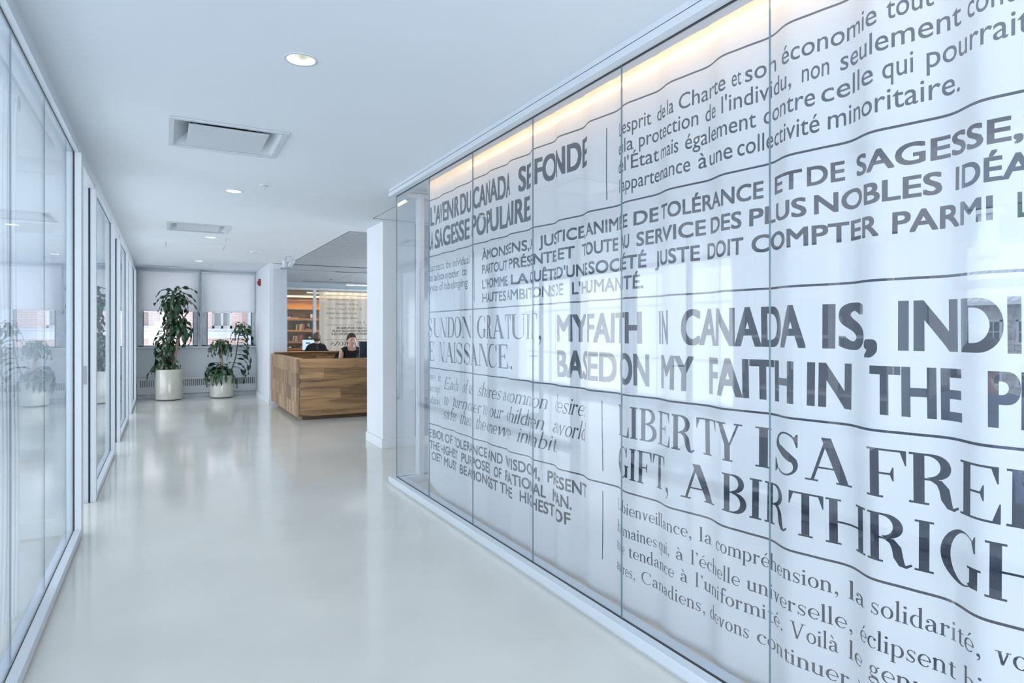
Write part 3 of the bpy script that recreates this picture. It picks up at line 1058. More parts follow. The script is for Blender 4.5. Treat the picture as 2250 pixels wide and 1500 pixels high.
ROWS = [  # style, baseline, capital height, words as (text, first photo column, last)
    ('sans', 2.411, .074, [("L'", 1359, 1369), ('esprit', 1370, 1427), ('de', 1439, 1463), ('la', 1469, 1484), ('Charte', 1494, 1600), ('et', 1612, 1630), ('son', 1637, 1701), ('économie', 1720, 1935), ('tout', 1954, 2045), ('en', 2062, 2110)]),
    ('sans', 2.318, .074, [('en', 1357, 1372), ('la', 1375, 1394), ('protection', 1404, 1532), ('de', 1546, 1574), ("l'individu,", 1591, 1745), ('non', 1766, 1819), ('seulement', 1840, 2108), ('contre', 2127, 2290)]),
    ('sans', 2.224, .074, [('de', 1356, 1372), ("l'État", 1375, 1443), ('mais', 1450, 1494), ('également', 1507, 1657), ('contre', 1671, 1792), ('celle', 1804, 1927), ('qui', 1946, 2005), ('pourrait', 2030, 2266)]),
    ('sans', 2.125, .074, [("l'appartenance", 1357, 1517), ('à', 1532, 1549), ('une', 1555, 1612), ('collectivité', 1621, 1801), ('minoritaire.', 1817, 2104)]),
    ('bold', 1.938, .073, [('À', 1058, 1068), ('MON', 1068, 1107), ('SENS,', 1108, 1160), ('LA', 1163, 1175), ('JUSTICE,', 1185, 1287), ('ANIMÉE', 1291, 1382), ('DE', 1394, 1444), ('TOLÉRANCE', 1452, 1672), ('ET', 1699, 1768), ('DE', 1777, 1849), ('SAGESSE,', 1878, 2252)]),
    ('bold', 1.834, .073, [('PARTOUT', 1058, 1113), ('PRÉSENTE,', 1121, 1225), ('ET', 1231, 1262), ('TOUTE', 1275, 1353), ('AU', 1362, 1386), ('SERVICE', 1400, 1545), ('DES', 1556, 1630), ('PLUS', 1645, 1776), ('NOBLES', 1790, 2062), ('IDÉA', 2094, 2275)]),
    ('bold', 1.727, .073, [("L'HOMME.", 1058, 1117), ('LA', 1127, 1156), ('QUÊTE', 1161, 1223), ("D'UNE", 1227, 1293), ('SOCIÉTÉ', 1297, 1420), ('JUSTE', 1436, 1533), ('DOIT', 1548, 1634), ('COMPTER', 1650, 1938), ('PARMI', 1964, 2191), ('LES', 2239, 2335)]),
    ('bold', 1.627, .073, [('HAUTES', 1058, 1110), ('AMBITIONS', 1113, 1217), ('DE', 1223, 1242), ("L'HUMANITÉ.", 1257, 1414)]),
    ('cond', 2.329, .170, [("L'AVENIR", 947, 1010), ('DU', 1012, 1034), ('CANADA', 1041, 1123), ('SE', 1139, 1168), ('FONDE', 1179, 1292)]),
    ('cond', 2.124, .170, [('LA', 945, 952), ('SAGESSE', 955, 1030), ('POPULAIRE.', 1038, 1169)]),
    ('sans', 1.935, .070, [('his', 943, 950), ('protects', 951, 977), ('the', 980, 989), ('individual', 992, 1031)]),
    ('sans', 1.850, .070, [('state', 942, 952), ('also', 954, 977), ('any', 979, 984), ('other', 985, 1010), ('to', 1016, 1025)]),
    ('sans', 1.763, .070, [('by', 943, 950), ('value', 951, 961), ('of', 964, 975), ('its', 977, 982), ('belonging', 983, 1027)]),
    ('didone', 1.367, .165, [('S', 943, 950), ('UN', 952, 982), ('DON', 983, 1034), ('GRATUIT,', 1048, 1191)]),
    ('didone', 1.163, .165, [('E', 945, 953), ('NAISSANCE..', 963, 1128)]),
    ('cond', 1.358, .166, [('MY', 1228, 1285), ('FAITH', 1291, 1411), ('IN', 1443, 1470), ('CANADA', 1497, 1772), ('IS,', 1804, 1937), ('INDI', 1977, 2245)]),
    ('cond', 1.152, .166, [('BASED', 1227, 1352), ('ON', 1362, 1423), ('MY', 1448, 1523), ('FAITH', 1555, 1749), ('IN', 1775, 1865), ('THE', 1920, 2110), ('PE', 2178, 2310)]),
    ('didone', .887, .157, [('LIBERTY', 1355, 1631), ('IS', 1655, 1760), ('A', 1773, 1866), ('FREE', 1912, 2335)]),
    ('didone', .680, .157, [('GIFT,', 1354, 1474), ('A', 1498, 1566), ('BIRTHRIGH', 1590, 2326)]),
    ('garamond', .504, .060, [('La', 1353, 1366), ('bienveillance,', 1368, 1517), ('la', 1531, 1558), ('compréhension,', 1572, 1834), ('la', 1855, 1902), ('solidarité,', 1921, 2165), ('vo', 2195, 2262)]),
    ('garamond', .392, .060, [('humaines', 1352, 1439), ('qui,', 1444, 1474), ('à', 1488, 1502), ("l'échelle", 1516, 1628), ('universelle,', 1641, 1864), ('éclipsent', 1889, 2096), ('bien', 2119, 2250)]),
    ('garamond', .300, .060, [('toute', 1352, 1378), ('tendance', 1387, 1484), ('à', 1496, 1510), ("l'uniformité.", 1524, 1724), ('Voilà', 1743, 1834), ('le', 1855, 1896), ('genre', 1916, 2060)]),
    ('garamond', .198, .060, [('autres,', 1352, 1398), ('Canadiens,', 1410, 1544), ('devons', 1556, 1645), ('continuer', 1660, 1857), ('à', 1878, 1904)]),
    ('italic', .943, .100, [('Each', 978, 1008), ('of', 1016, 1027), ('us', 1028, 1043), ('shares', 1051, 1100), ('a', 1102, 1108), ('common', 1111, 1201), ('desire:', 1215, 1287)]),
    ('italic', .812, .100, [('to', 978, 985), ('turn', 993, 1025), ('over', 1027, 1058), ('to', 1061, 1069), ('our', 1077, 1103), ('children', 1110, 1195), ('a', 1208, 1223), ('world', 1225, 1290)]),
    ('italic', .696, .100, [('safer', 976, 1003), ('than', 1012, 1037), ('the', 1048, 1065), ('one', 1068, 1092), ('we', 1093, 1127), ('inhabit.', 1137, 1223)]),
    ('garamond', .995, .072, [('we', 946, 956), ('in', 961, 971)]),
    ('garamond', .896, .072, [('accepts', 946, 969)]),
    ('garamond', .790, .072, [('above,', 946, 969)]),
    ('bold', .500, .078, [('E', 944, 950), ('BOR', 952, 976), ('OF', 978, 992), ('TOLERANCE', 996, 1067), ('AND', 1070, 1103), ('WISDOM,', 1108, 1187), ('PRESENT', 1200, 1290)]),
    ('bold', .400, .078, [('THE', 947, 964), ('HIGHEST', 970, 1008), ('PURPOSES', 1015, 1077), ('OF', 1087, 1101), ('RATIONAL', 1108, 1198), ('MAN.', 1210, 1256)]),
    ('bold', .306, .078, [('CIETY', 950, 972), ('MUST', 976, 1006), ('BE', 1012, 1025), ('AMONGST', 1026, 1095), ('THE', 1098, 1129), ('HIGHEST', 1141, 1215), ('OF', 1222, 1254)]),
]
words = []
for style, z, cap, ws in ROWS:
    for text, p0, p1 in ws:
        words.append(fit(text, style, PS(p0), PS(p1), z, cap))
SM = float(cur.S[-1])


def hline(s0, s1, z, w=.0085): return [q_rect(s0, z - w / 2, s1, z + w / 2)]


rules = [hline(.004, SM, 2.554), hline(.004, SM, 2.066), hline(.004, SM, 1.584), hline(.004, SM, 1.100), hline(.004, SM, .616)]
bars = []
for px, za, zb_ in ((1332, 2.486, 2.108), (1044, 2.015, 1.637), (1220, 1.528, 1.163), (1324, 1.051, .68), (1323.5, .574, .212)):
    s = PS(px)
    bars.append([q_rect(s - .0035, zb_, s + .0035, za)])
root = empty('printed_curtain', (XCUR, 2.1, 0), label='long white curtain printed with quotations in dark letters, hanging behind the right glass wall', cat='curtain')
objs = make_printed(cur, [.025, .14, .26, .36, .46, .585, .655, .85, 1.06, 1.33, 1.55, 1.70, 1.81, 1.91, 2.05, 2.10, 2.20, 2.30, 2.39, 2.53, 2.64, 2.735], words, rules, bars, root, 'curtain_white', 'curtain_print')
for o in objs: o.matrix_parent_inverse = Matrix.Translation(root.location).inverted()
# ================================================================== CORRIDOR OBJECTS
# end window: frame, panes, mullion, blinds
w1 = empty('window_1', kind='structure')
w2 = empty('window_2', kind='structure')
for w, (x0, x1) in ((w1, (-.50, .63)), (w2, (.71, 1.80))):
    fr = MB()
    fr.box(x0, x0 + .10, YE + .02, YE + .09, 1.09, 2.70).box(x1 - .085, x1, YE + .02, YE + .09, 1.09, 2.70)
    fr.box(x0, x1, YE + .02, YE + .09, 1.09, 1.115).box(x0, x1, YE + .02, YE + .09, 2.66, 2.70)
    fr.build('window_frame', 'aluminium', w, bevel=.004)
    g = MB().box(x0 + .10, x0 + .112, YE + .015, YE + .03, 1.10, 2.6).box(x1 - .097, x1 - .085, YE + .015, YE + .03, 1.10, 2.6)
    g.build('frame_gasket', 'dark_gap', w)
    bx('glass_pane', 'window_glass', w, x0 + .10, x1 - .085, YE + .05, YE + .056, 1.115, 2.66)
    bx('sill_line', 'dark_gap', w, x0, x1, YE + .012, YE + .02, 1.088, 1.098)
mu = MB().box(.63, .71, YE - .02, YE + .10, 1.09, 2.70).box(.664, .676, YE - .045, YE - .02, 1.09, 2.70)
mu.build('window_mullion', 'aluminium', w1, bevel=.003)
for k, (x0, x1, pull, lab) in enumerate(((-.475, .640, 1, 'pale roller blind half down on the left end window, behind the tall plant'), (.70, 1.775, 0, 'pale roller blind half down on the right end window, above the shorter plant'))):
    rb = empty('roller_blind', ((x0 + x1) / 2, YE - .05, 2.70), label=lab, cat='blind', group='roller blinds on the end windows')
    b = MB()
    N = 24
    for i in range(N):
        xa, xb_ = x0 + (x1 - x0) * i / N - (x0 + x1) / 2, x0 + (x1 - x0) * (i + 1) / N - (x0 + x1) / 2
        ya, yb_ = .003 * math.sin(i * .9), .003 * math.sin((i + 1) * .9)
        b.add([(xa, ya, -.83), (xb_, yb_, -.83), (xb_, 0, 0), (xa, 0, 0), (xa, ya + .002, -.83), (xb_, yb_ + .002, -.83), (xb_, .002, 0), (xa, .002, 0)], [(0, 1, 2, 3), (7, 6, 5, 4), (0, 4, 5, 1)])
    b.build('cloth', 'blind_fabric', rb)
    MB().box((x0 - x1) / 2, (x1 - x0) / 2, -.010, .012, -.865, -.83).build('hem_bar', 'blind_fabric', rb, bevel=.003)
    r_ = MB()
    r_.tube([((x0 - x1) / 2, .0, -.005), ((x1 - x0) / 2, .0, -.005)], .024, 12)
    r_.build('roller', 'white_metal', rb, smooth=False)
    xe = (x1 - x0) / 2
    MB().box(xe, xe + .018, -.03, .03, -.045, .03).build('bracket', 'aluminium', rb)
    MB().box(-xe - .018, -xe, -.03, .03, -.045, .03).build('bracket', 'aluminium', rb)
    ch = MB()
    if k == 0: ch.tube([(xe + .012, -.03, -.03), (xe + .012, -.03, -1.55)], .0035, 6).tube([(xe + .012, -.018, -.03), (xe + .012, -.018, -1.55)], .0035, 6)
    else: ch.tube([(xe + .006, -.03, -.03), (xe + .006, -.03, -1.2)], .0035, 6)
    ch.build('pull_chain', 'aluminium', rb)

# convector below the window
rad = empty('convector_heater', (.65, YE - .02, 0), label='long white convector heater with a row of vertical slots below the end window', cat='heater')
b = MB().box(-1.15, 1.15, -.045, .018, .085, .245).box(-1.15, 1.15, -.045, .018, .385, .43).box(-1.15, -1.12, -.045, .018, .245, .385).box(1.12, 1.15, -.045, .018, .245, .385)
b.build('casing', 'white_paint', rad, bevel=.003)
MB().box(-1.13, 1.13, -.004, .010, .24, .39).build('slot_backing', 'cabinet_grey', rad)
b = MB()
x = -1.12
while x < 1.12:
    b.box(x, x + .014, -.043, -.006, .243, .387)
    x += .0395
tag(b.build('slot_fins', 'white_paint', rad), kind='stuff')


# ------------------------------------------------ planters and dracaenas
def leaf_mesh(L, Wd, rise, droop, curl, seed, n=11):
    """arching ribbon leaf: starts at the origin, rises, then hangs; wavy edge, folded midrib"""
    r = random.Random(seed)
    b = MB()
    vs, fs = [], []
    ph = r.uniform(0, 6)
    for i in range(n + 1):
        u = i / n
        # centre line
        a = rise - (rise + droop) * min(1, u * 1.25) ** .8
        if i == 0: px, pz = 0.0, 0.0
        else:
            px += L / n * math.cos(a)
            pz += L / n * math.sin(a)
        w = Wd * (.16 + .84 * math.sin(PI * min(1, u * .93 + .05)) ** .75) * (1 if u < .92 else .35)
        if u > .999: w = .002
        tw = curl * u
        wav = .017 * math.sin(u * 13 + ph)
        sx = math.sin(tw) * w
        cxw = math.cos(tw) * w
        side = .04 * math.sin(u * 3 + ph) * u
        vs += [(px + wav, side - cxw, pz - .25 * w - sx + wav), (px, side, pz + .0), (px - wav, side + cxw, pz - .25 * w + sx - wav)]
    for i in range(n):
        k = 3 * i
        fs += [(k, k + 3, k + 4, k + 1), (k + 1, k + 4, k + 5, k + 2)]
    me = bpy.data.meshes.new('leaf')
    me.from_pydata(vs, [], fs)
    me.materials.append(MAT['leaf'])
    me.polygons.foreach_set('use_smooth', [True] * len(me.polygons))
    return me


LEAVES = []
for i in range(14):
    LEAVES.append(leaf_mesh(.40 + .05 * (i % 4), .034 + .005 * (i % 3), .95 - .09 * (i % 5), 1.35 + .05 * (i % 4), (-1) ** i * (.3 + .12 * (i % 4)), i))
LEAVES_Y = []
for i in range(3):
    m = leaf_mesh(.28, .042, 1.2, 1.2, .3, 50 + i)
    m.materials[0] = MAT['leaf_young']
    LEAVES_Y.append(m)


def add_leaf(root, p, az, scale, tilt=0.0, young=False, r=rnd):
    me = r.choice(LEAVES_Y if young else LEAVES)
    o = bpy.data.objects.new('leaf', me)
    COL.objects.link(o)
    o.parent = root
    o.location = p
    o.rotation_euler = (r.uniform(-.35, .35), tilt, az)
    o.scale = (scale * r.uniform(.85, 1.12),) * 3
    return o


def head(root, p, n, spread, scale, r=rnd, young=1, hang=.0):
    """a rosette of leaves along the last part of a cane"""
    for i in range(n):
        az = i * 2.399 + r.uniform(-.25, .25)
        u = i / n
        q = (p[0] + spread * .1 * math.cos(az), p[1] + spread * .1 * math.sin(az), p[2] - u * spread)
        add_leaf(root, q, az, scale * (.75 + .4 * u), tilt=r.uniform(-.30, .22) + hang + .45 * u, young=(young and i < 2), r=r)


def planter(root, R_, zb, zt):
    c = (0, 0, 0)
    b = MB().lathe(c, [(0, zb), (R_ - .015, zb), (R_ - .003, zb + .008), (R_, zb + .02), (R_, zt - .006), (R_ - .004, zt), (R_ - .014, zt), (R_ - .016, zt - .005), (R_ - .018, zt - .06)], 56)
    b.build('pot', 'cream_glaze', root, smooth=True).modifiers.new('edge', 'EDGE_SPLIT').split_angle = .7
    MB().cyl(c, R_ - .05, R_ - .05, .0, zb + .001, 32).build('pot_foot', 'dark_gap', root)  # near-black colour stands in for the shadow gap under the pot
    MB().lathe(c, [(0, zt - .03), (R_ * .5, zt - .025), (R_ - .017, zt - .04)], 40).build('soil', 'soil', root, smooth=True)


P1 = (.081, 14.86, 0)
pl1 = empty('potted_dracaena', P1, label='tall dracaena with two thick canes in a round cream pot left of the window mullion', cat='plant')
planter(pl1, .258, .014, .63)
r1 = random.Random(5)
L1 = lambda x, z, y=0.0: (x - P1[0], y, z)
cane = MB()
cane.tube([L1(.155, .58, -.03), L1(.165, .75, -.03), L1(.20, 1.0, -.02), L1(.245, 1.25, -.01), L1(.268, 1.45, .0), L1(.275, 1.62, 0)], [.040, .037, .034, .032, .030, .026], 10)
cane.build('cane', 'cane', pl1, smooth=True)
cane = MB()
cane.tube([L1(.02, .58, .03), L1(.022, .9, .03), L1(.035, 1.3, .02), L1(.06, 1.6, .02), L1(.12, 1.9, .0), L1(.175, 2.15, 0)], [.028, .026, .025, .024, .021, .018], 10)
cane.build('cane', 'cane', pl1, smooth=True)
cane = MB()
cane.tube([L1(-.03, .58, -.05), L1(-.02, .8, -.05), L1(.0, 1.05, -.06)], [.018, .017, .014], 8).tube([L1(.09, .58, .05), L1(.10, .85, .05), L1(.09, 1.0, .05)], [.012, .012, .011], 8)
cane.build('cane', 'cane', pl1, smooth=True)
head(pl1, L1(.185, 2.24), 24, .26, .98, r1)
for az, z, t, s in ((.1, 2.22, -.75, 1.0), (-.4, 2.16, -.45, 1.1), (.3, 2.10, -.35, 1.15), (3.0, 2.20, -.5, .95), (3.4, 2.12, -.3, 1.1), (1.2, 2.24, -1.0, .8), (-.1, 2.0, -.3, 1.15), (2.8, 1.98, -.25, 1.1)):
    add_leaf(pl1, L1(.185, z), az, s, tilt=t, r=r1)
head(pl1, L1(.16, 2.0), 22, .26, .85, r1, young=0, hang=.15)
head(pl1, L1(.12, 1.80), 16, .26, .8, r1, young=0, hang=.25)
head(pl1, L1(.285, 1.68), 26, .26, .95, r1, young=1, hang=.2)
head(pl1, L1(-.01, 1.42, -.02), 26, .34, .80, r1, young=1, hang=.15)
head(pl1, L1(.0, 1.12, -.06), 22, .30, .72, r1, young=1, hang=.2)
head(pl1, L1(.08, 1.30, .05), 12, .30, .7, r1, young=0, hang=.2)
head(pl1, L1(-.04, .86, -.08), 12, .16, .62, r1, young=0, hang=.1)
for az, z, s in ((-.3, .80, .62), (.15, .68, .7), (-.8, .70, .7), (2.9, .70, .8), (3.6, .66, .85), (2.5, .80, .6), (-.1, 1.25, .55), (.2, 1.12, .55)):
    add_leaf(pl1, L1(.12 if abs(az) < 2 else .0, z), az, s, tilt=-.1, r=r1)

P2 = (1.075, 14.84, 0)
pl2 = empty('potted_dracaena', P2, label='shorter bushy dracaena in a cream pot, drooping to the right, right of the window mullion', cat='plant')
planter(pl2, .238, .014, .475)
r2 = random.Random(9)
L2 = lambda x, z, y=0.0: (x - P2[0], y, z)
cane = MB()
cane.tube([L2(1.08, .44), L2(1.068, .75), L2(1.05, 1.0), L2(1.045, 1.08)], [.034, .033, .030, .034], 10)
cane.tube([L2(1.045, 1.05), L2(1.02, 1.11), L2(.99, 1.17)], [.022, .018, .015], 8).tube([L2(1.045, 1.05), L2(1.08, 1.11), L2(1.11, 1.17)], [.022, .018, .015], 8).tube([L2(1.045, 1.05), L2(1.05, 1.13), L2(1.05, 1.22)], [.022, .017, .015], 8)
cane.build('cane', 'cane', pl2, smooth=True)
st = MB()
st.tube([L2(1.20, .45, .02), L2(1.29, .65, .02), L2(1.345, .85, .01), L2(1.385, 1.15), L2(1.42, 1.40), L2(1.45, 1.58)], [.014, .013, .012, .011, .010, .009], 8)
st.build('stem', 'stem_green', pl2, smooth=True)
for hx in (.98, 1.05, 1.12): head(pl2, L2(hx, 1.22), 13, .12, .72, r2, young=1)
head(pl2, L2(1.06, .70), 26, .22, .85, r2, young=1, hang=.1)
head(pl2, L2(1.10, .58, -.04), 12, .12, .85, r2, young=0, hang=.2)
head(pl2, L2(1.45, 1.60), 13, .12, .75, r2, young=1, hang=.1)
for k in range(11):
    z = 1.50 - k * .085
    u = (z - .6) / .9
    x = 1.29 + .15 * u
    add_leaf(pl2, L2(x, z), r2.uniform(-.45, .45), 1.0, tilt=.12 + r2.uniform(-.15, .25), r=r2)
    if k % 2: add_leaf(pl2, L2(x, z), PI + r2.uniform(-.5, .5), .55, tilt=-.1, r=r2)
for az, z, s in ((3.0, .62, 1.0), (3.4, .56, 1.05), (2.6, .52, .95), (-1.9, .50, .9), (-1.3, .50, .8), (-.4, .55, .95), (0.1, .62, .9), (-2.3, .56, 1.15), (-1.6, .55, 1.1), (-1.0, .54, 1.0), (-2.7, .60, 1.2), (3.3, .70, 1.2), (2.9, .74, 1.1), (-.7, .62, 1.1)):
    add_leaf(pl2, L2(1.06, z, -.05), az, s, tilt=.05, r=r2)

# ------------------------------------------------ ceiling fittings
def downlight(x, y, lab, power, R_=.066):
    root = empty('downlight', (x, y, H), label=lab, cat='ceiling light', group='round recessed lights along the corridor')
    MB().lathe((0, 0, 0), [(R_ + .014, 0.0), (R_ + .013, -.003), (R_ + .002, -.004), (R_, -.002), (R_, .0)], 40).build('trim_ring', 'white_metal', root, smooth=True)
    MB().lathe((0, 0, 0), [(R_, -.0025), (R_ - .005, .028), (R_ - .012, .06), (R_ - .022, .085)], 40).build('reflector_cone', 'reflector', root, smooth=True)
    MB().cyl((0, 0, 0), R_ - .022, R_ - .022, .084, .086, 32).build('lamp', 'lamp_disc', root)
    l = bpy.data.lights.new('downlight_lamp', 'SPOT')
    l.energy = power
    l.spot_size, l.spot_blend = 1.9, .8
    l.color = (1, .93, .82)
    l.shadow_soft_size = .03
    o = bpy.data.objects.new('downlight_lamp', l)
    o.location = (x, y, H + .05)
    COL.objects.link(o)


def punch(b, holes): pass


for (x, y, lab) in ((.582, 3.19, 'nearest and largest round recessed ceiling light, in front of the first air vent'),
                    (.574, 6.50, 'round recessed ceiling light between the two square air vents'),
                    (.569, 9.86, 'round recessed ceiling light just beyond the second air vent'),
                    (.565, 13.29, 'farthest round recessed ceiling light, near the end windows')):
    downlight(x, y, lab, 16)


def sprinkler(x, y, lab):
    root = empty('sprinkler', (x, y, H), label=lab, cat='sprinkler', group='ceiling sprinklers')
    MB().lathe((0, 0, 0), [(.036, 0), (.034, -.006), (.018, -.009), (0, -.009)], 24).build('escutcheon', 'white_metal', root, smooth=True)
    MB().cyl((0, 0, 0), .007, .006, -.035, -.008, 10).cyl((0, 0, 0), .016, .016, -.038, -.035, 12).build('sprinkler_head', 'white_metal', root)


sprinkler(.791, 6.11, 'small white ceiling sprinkler between the vents, beside the second round light')
sprinkler(.770, 9.95, 'small white ceiling sprinkler beside the third round light')
sprinkler(.774, 13.83, 'small white ceiling sprinkler near the end windows')
sd = empty('smoke_detector', (1.313, 11.25, H), label='flat round white detector on the ceiling left of the twin spotlight', cat='smoke detector')
MB().lathe((0, 0, 0), [(.075, 0), (.073, -.018), (.055, -.030), (0, -.032)], 32).build('detector_body', 'white_metal', sd, smooth=True)
cs = tag(MB().lathe((0, 0, 0), [(.028, 0), (.027, -.0012), (0, -.0015)], 24).build('ceiling_speaker', 'ceiling_paint', loc=(-.30, 3.36, H)), 'faint round flush speaker on the ceiling at the upper left above the glazing', 'speaker')  # plain faint disc, its purpose is not known


def vent(y0, y1, lab):
    x0, x1 = .02, .735
    cx_, cy_ = (x0 + x1) / 2, (y0 + y1) / 2
    root = empty('air_vent', (cx_, cy_, H), label=lab, cat='air vent', group='square ceiling air vents')
    hx, hy = (x1 - x0) / 2, (y1 - y0) / 2
    f = MB()
    # flat flange
    w = .035
    for (a, b_, c, d) in ((-hx, hx, -hy, -hy + w), (-hx, hx, hy - w, hy), (-hx, -hx + w, -hy + w, hy - w), (hx - w, hx, -hy + w, hy - w)):
        f.box(a, b_, c, d, -.010, .0)
    f.build('flange', 'white_metal', root, bevel=.003)
    k = MB()
    # flared inner cone
    o_, i_ = (hx - w, hy - w, 0.0), (hx - .13, hy - .13, .085)
    P = [(-o_[0], -o_[1], 0), (o_[0], -o_[1], 0), (o_[0], o_[1], 0), (-o_[0], o_[1], 0), (-i_[0], -i_[1], .085), (i_[0], -i_[1], .085), (i_[0], i_[1], .085), (-i_[0], i_[1], .085)]
    k.add(P, [(0, 4, 5, 1), (1, 5, 6, 2), (2, 6, 7, 3), (3, 7, 4, 0)])
    k.build('cone', 'white_metal', root)
    MB().box(-hx + .005, hx - .005, -hy + .005, hy - .005, .13, .14).build('duct_back', 'cabinet_grey', root)
    d = MB().cyl((0, 0, 0), .16, .16, .10, .129, 32)
    d.build('duct_opening', 'dark_gap', root)
    for sx in (-1, 1):
        MB().box(sx * .2 - .012, sx * .2 + .012, -.02, .02, .0, .13).build('hanger', 'aluminium', root)
    MB().box(-hx + .115, hx - .115, -hy + .115, hy - .115, -.004, .004).build('face_plate', 'white_metal', root, bevel=.002)


vent(4.41, 5.10, 'nearer square white ceiling air vent with a flat centre plate')
vent(8.68, 9.39, 'farther square white ceiling air vent with a flat centre plate')
# access hatch and linear diffuser near the end
ah = empty('access_hatch', (.42, 11.0, H), label='flush white access hatch in the ceiling beyond the second air vent', cat='hatch')
MB().box(-.40, .40, -.33, .33, -.004, .0).build('hatch_panel', 'ceiling_paint', ah)
hb = MB()
for (a, b_, c, d) in ((-.40, .40, .33, .336), (-.406, -.40, -.33, .336), (.40, .406, -.33, .336)): hb.box(a, b_, c, d, -.0035, -.0005)
hb.build('hatch_gap', 'cabinet_grey', ah)
ld = empty('linear_diffuser', (-.04, 14.62, H), label='narrow slotted linear diffuser in the ceiling above the left end window', cat='diffuser')
MB().box(-.36, .36, -.06, .06, -.006, 0).build('diffuser_frame', 'white_metal', ld)
MB().box(-.32, .32, -.035, .035, -.009, -.005).build('diffuser_slot', 'cabinet_grey', ld)

# twin spotlight
ts = empty('twin_spotlight', (1.909, 11.57, H), label='white twin-headed ceiling spotlight beside the groove above the reception desk', cat='spotlight')
MB().cyl((0, 0, 0), .07, .07, -.022, 0, 28).build('canopy', 'white_metal', ts, bevel=.003)
for sx, tx in ((-.06, -.03), (.06, .10)):
    a = MB().tube([(sx, 0, -.02), (sx, 0, -.075)], .012, 10)
    a.build('arm', 'white_metal', ts, smooth=True)
    s = MB().lathe((0, 0, 0), [(0, .05), (.030, .05), (.036, .02), (.055, -.10), (.050, -.10), (.033, .0), (0, .0)], 24)
    s.build('spot_head', 'white_metal', ts, smooth=True, loc=(sx - .01, 0, -.11), rot=(.25, tx * 6 - .0, 0))

# fire alarm on the return wall
fa = empty('fire_alarm', (1.80, 14.45, 2.46), label='small red fire alarm on the white wall beside the right end window', cat='alarm')
MB().box(-.045, 0, -.055, .055, -.075, .075).build('alarm_body', 'alarm_red', fa, bevel=.01)
MB().box(-.065, -.045, -.03, .03, -.05, .03).build('alarm_lens', 'alarm_red', fa, bevel=.008)

# ------------------------------------------------ curtain bunch in the near left office
cs_ = empty('sheer_curtain', (-.66, 3.85, 0), label='white sheer curtain gathered on a track behind the nearest left glass panes', cat='curtain')


def pleated(y0, y1, n, amp, zb, zt, m, taper=0.0):
    b = MB()
    K = n * 10
    rows = 12
    for j in range(rows + 1):
        z = zb + (zt - zb) * j / rows
        for i in range(K + 1):
            u = i / K
            cen = (y0 + y1) / 2
            yy = y0 + (y1 - y0) * u
            yy = cen + (yy - cen) * (1 - taper * math.sin(PI * min(1, j / rows * 1.2)) * .5)
            b.v.append((amp * math.sin(u * n * 2 * PI) * (.8 + .3 * math.sin(j * .5)), yy + .01 * math.sin(u * n * 4 * PI), z + (.05 * math.sin(u * 5) if j == 0 else 0)))
    for j in range(rows):
        for i in range(K):
            a = j * (K + 1) + i
            b.f.append((a, a + 1, a + K + 2, a + K + 1))
            b.m.append(0)
    return b


o = pleated(-.33, .16, 5, .028, .035, 2.55, 'sheer_white', .25).build('drape', 'sheer_white', cs_, smooth=True)
o = pleated(-2.6, -.30, 5, .010, .05, 2.55, 'sheer_white').build('drape', 'sheer_white', cs_, smooth=True)
MB().box(-.02, .02, .10, .16, 2.53, 2.60).build('end_tab', 'white_metal', cs_, bevel=.004)
tag(MB().box(-.018, .018, -6.5, 1.3, 0, .03).build('curtain_track', 'white_metal', loc=(-.66, 3.85, 2.63)), 'white ceiling curtain track inside the left office above the sheer curtain', 'curtain track')
# ================================================================== RECEPTION
DX, DY = 1.815, 10.34       # near left corner of the desk
DXE = 4.60
DT, DB = .977, .066
desk = empty('reception_desk', (DX, DY, 0), label='large walnut block reception desk with an open top, left of the white column', cat='desk')


def planks_front(parent, y, x0, x1, z0, z1, th, seed, m='walnut_board', rows=(.155, .15, .175, .16, .19, .08), face=-1):
    r = random.Random(seed)
    z = z1
    rows = list(rows)
    tot = z1 - z0
    k = tot / sum(rows)
    for i, hrow in enumerate(rows):
        hh = hrow * k
        x = x0
        first = True
        while x < x1 - 1e-4:
            L = r.uniform(.75, 1.6)
            if first and i % 2: L *= .5
            first = False
            xe = min(x1, x + L)
            if x1 - xe < .25: xe = x1
            bx('plank', m, parent, x + .0006, xe - .0006, y, y + th + r.uniform(-.001, .001), z - hh + .0006, z - .0006, bevel=.0008)
            x = xe
        z -= hh


def planks_side(parent, x, y0, y1, z0, z1, th, seed, m='walnut_side', rows=4):
    r = random.Random(seed)
    z = z1
    for i in range(rows):
        hh = (z1 - z0) / rows
        y = y0
        while y < y1 - 1e-4:
            L = r.uniform(.30, .75)
            ye = min(y1, y + L)
            if y1 - ye < .2: ye = y1
            bx('plank', m, parent, x, x + th, y + .0006, ye - .0006, z - hh + .0006, z - .0006, bevel=.0008)
            y = ye
        z -= hh


planks_front(desk, DY, DX + .05, DXE, DB, DT, .048, 3)
planks_side(desk, DX, DY, 13.04, DB, DT, .048, 4)
bx('top_cap', 'walnut_side', desk, DX + .048, DX + .115, DY + .05, 13.0, DT - .03, DT, bevel=.001)
# finger-joint shadow notches at the corner
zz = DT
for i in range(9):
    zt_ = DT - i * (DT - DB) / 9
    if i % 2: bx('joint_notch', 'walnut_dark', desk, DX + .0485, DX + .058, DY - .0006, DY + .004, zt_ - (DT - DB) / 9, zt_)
planks_front(desk, 12.98, DX + .05, 3.95, DB, 1.0, .06, 8, rows=(.06, .12, .3, .3))
bx('counter_top', 'walnut_board', desk, DX + .05, 3.95, 12.86, 13.05, 1.0, 1.012, bevel=.002)
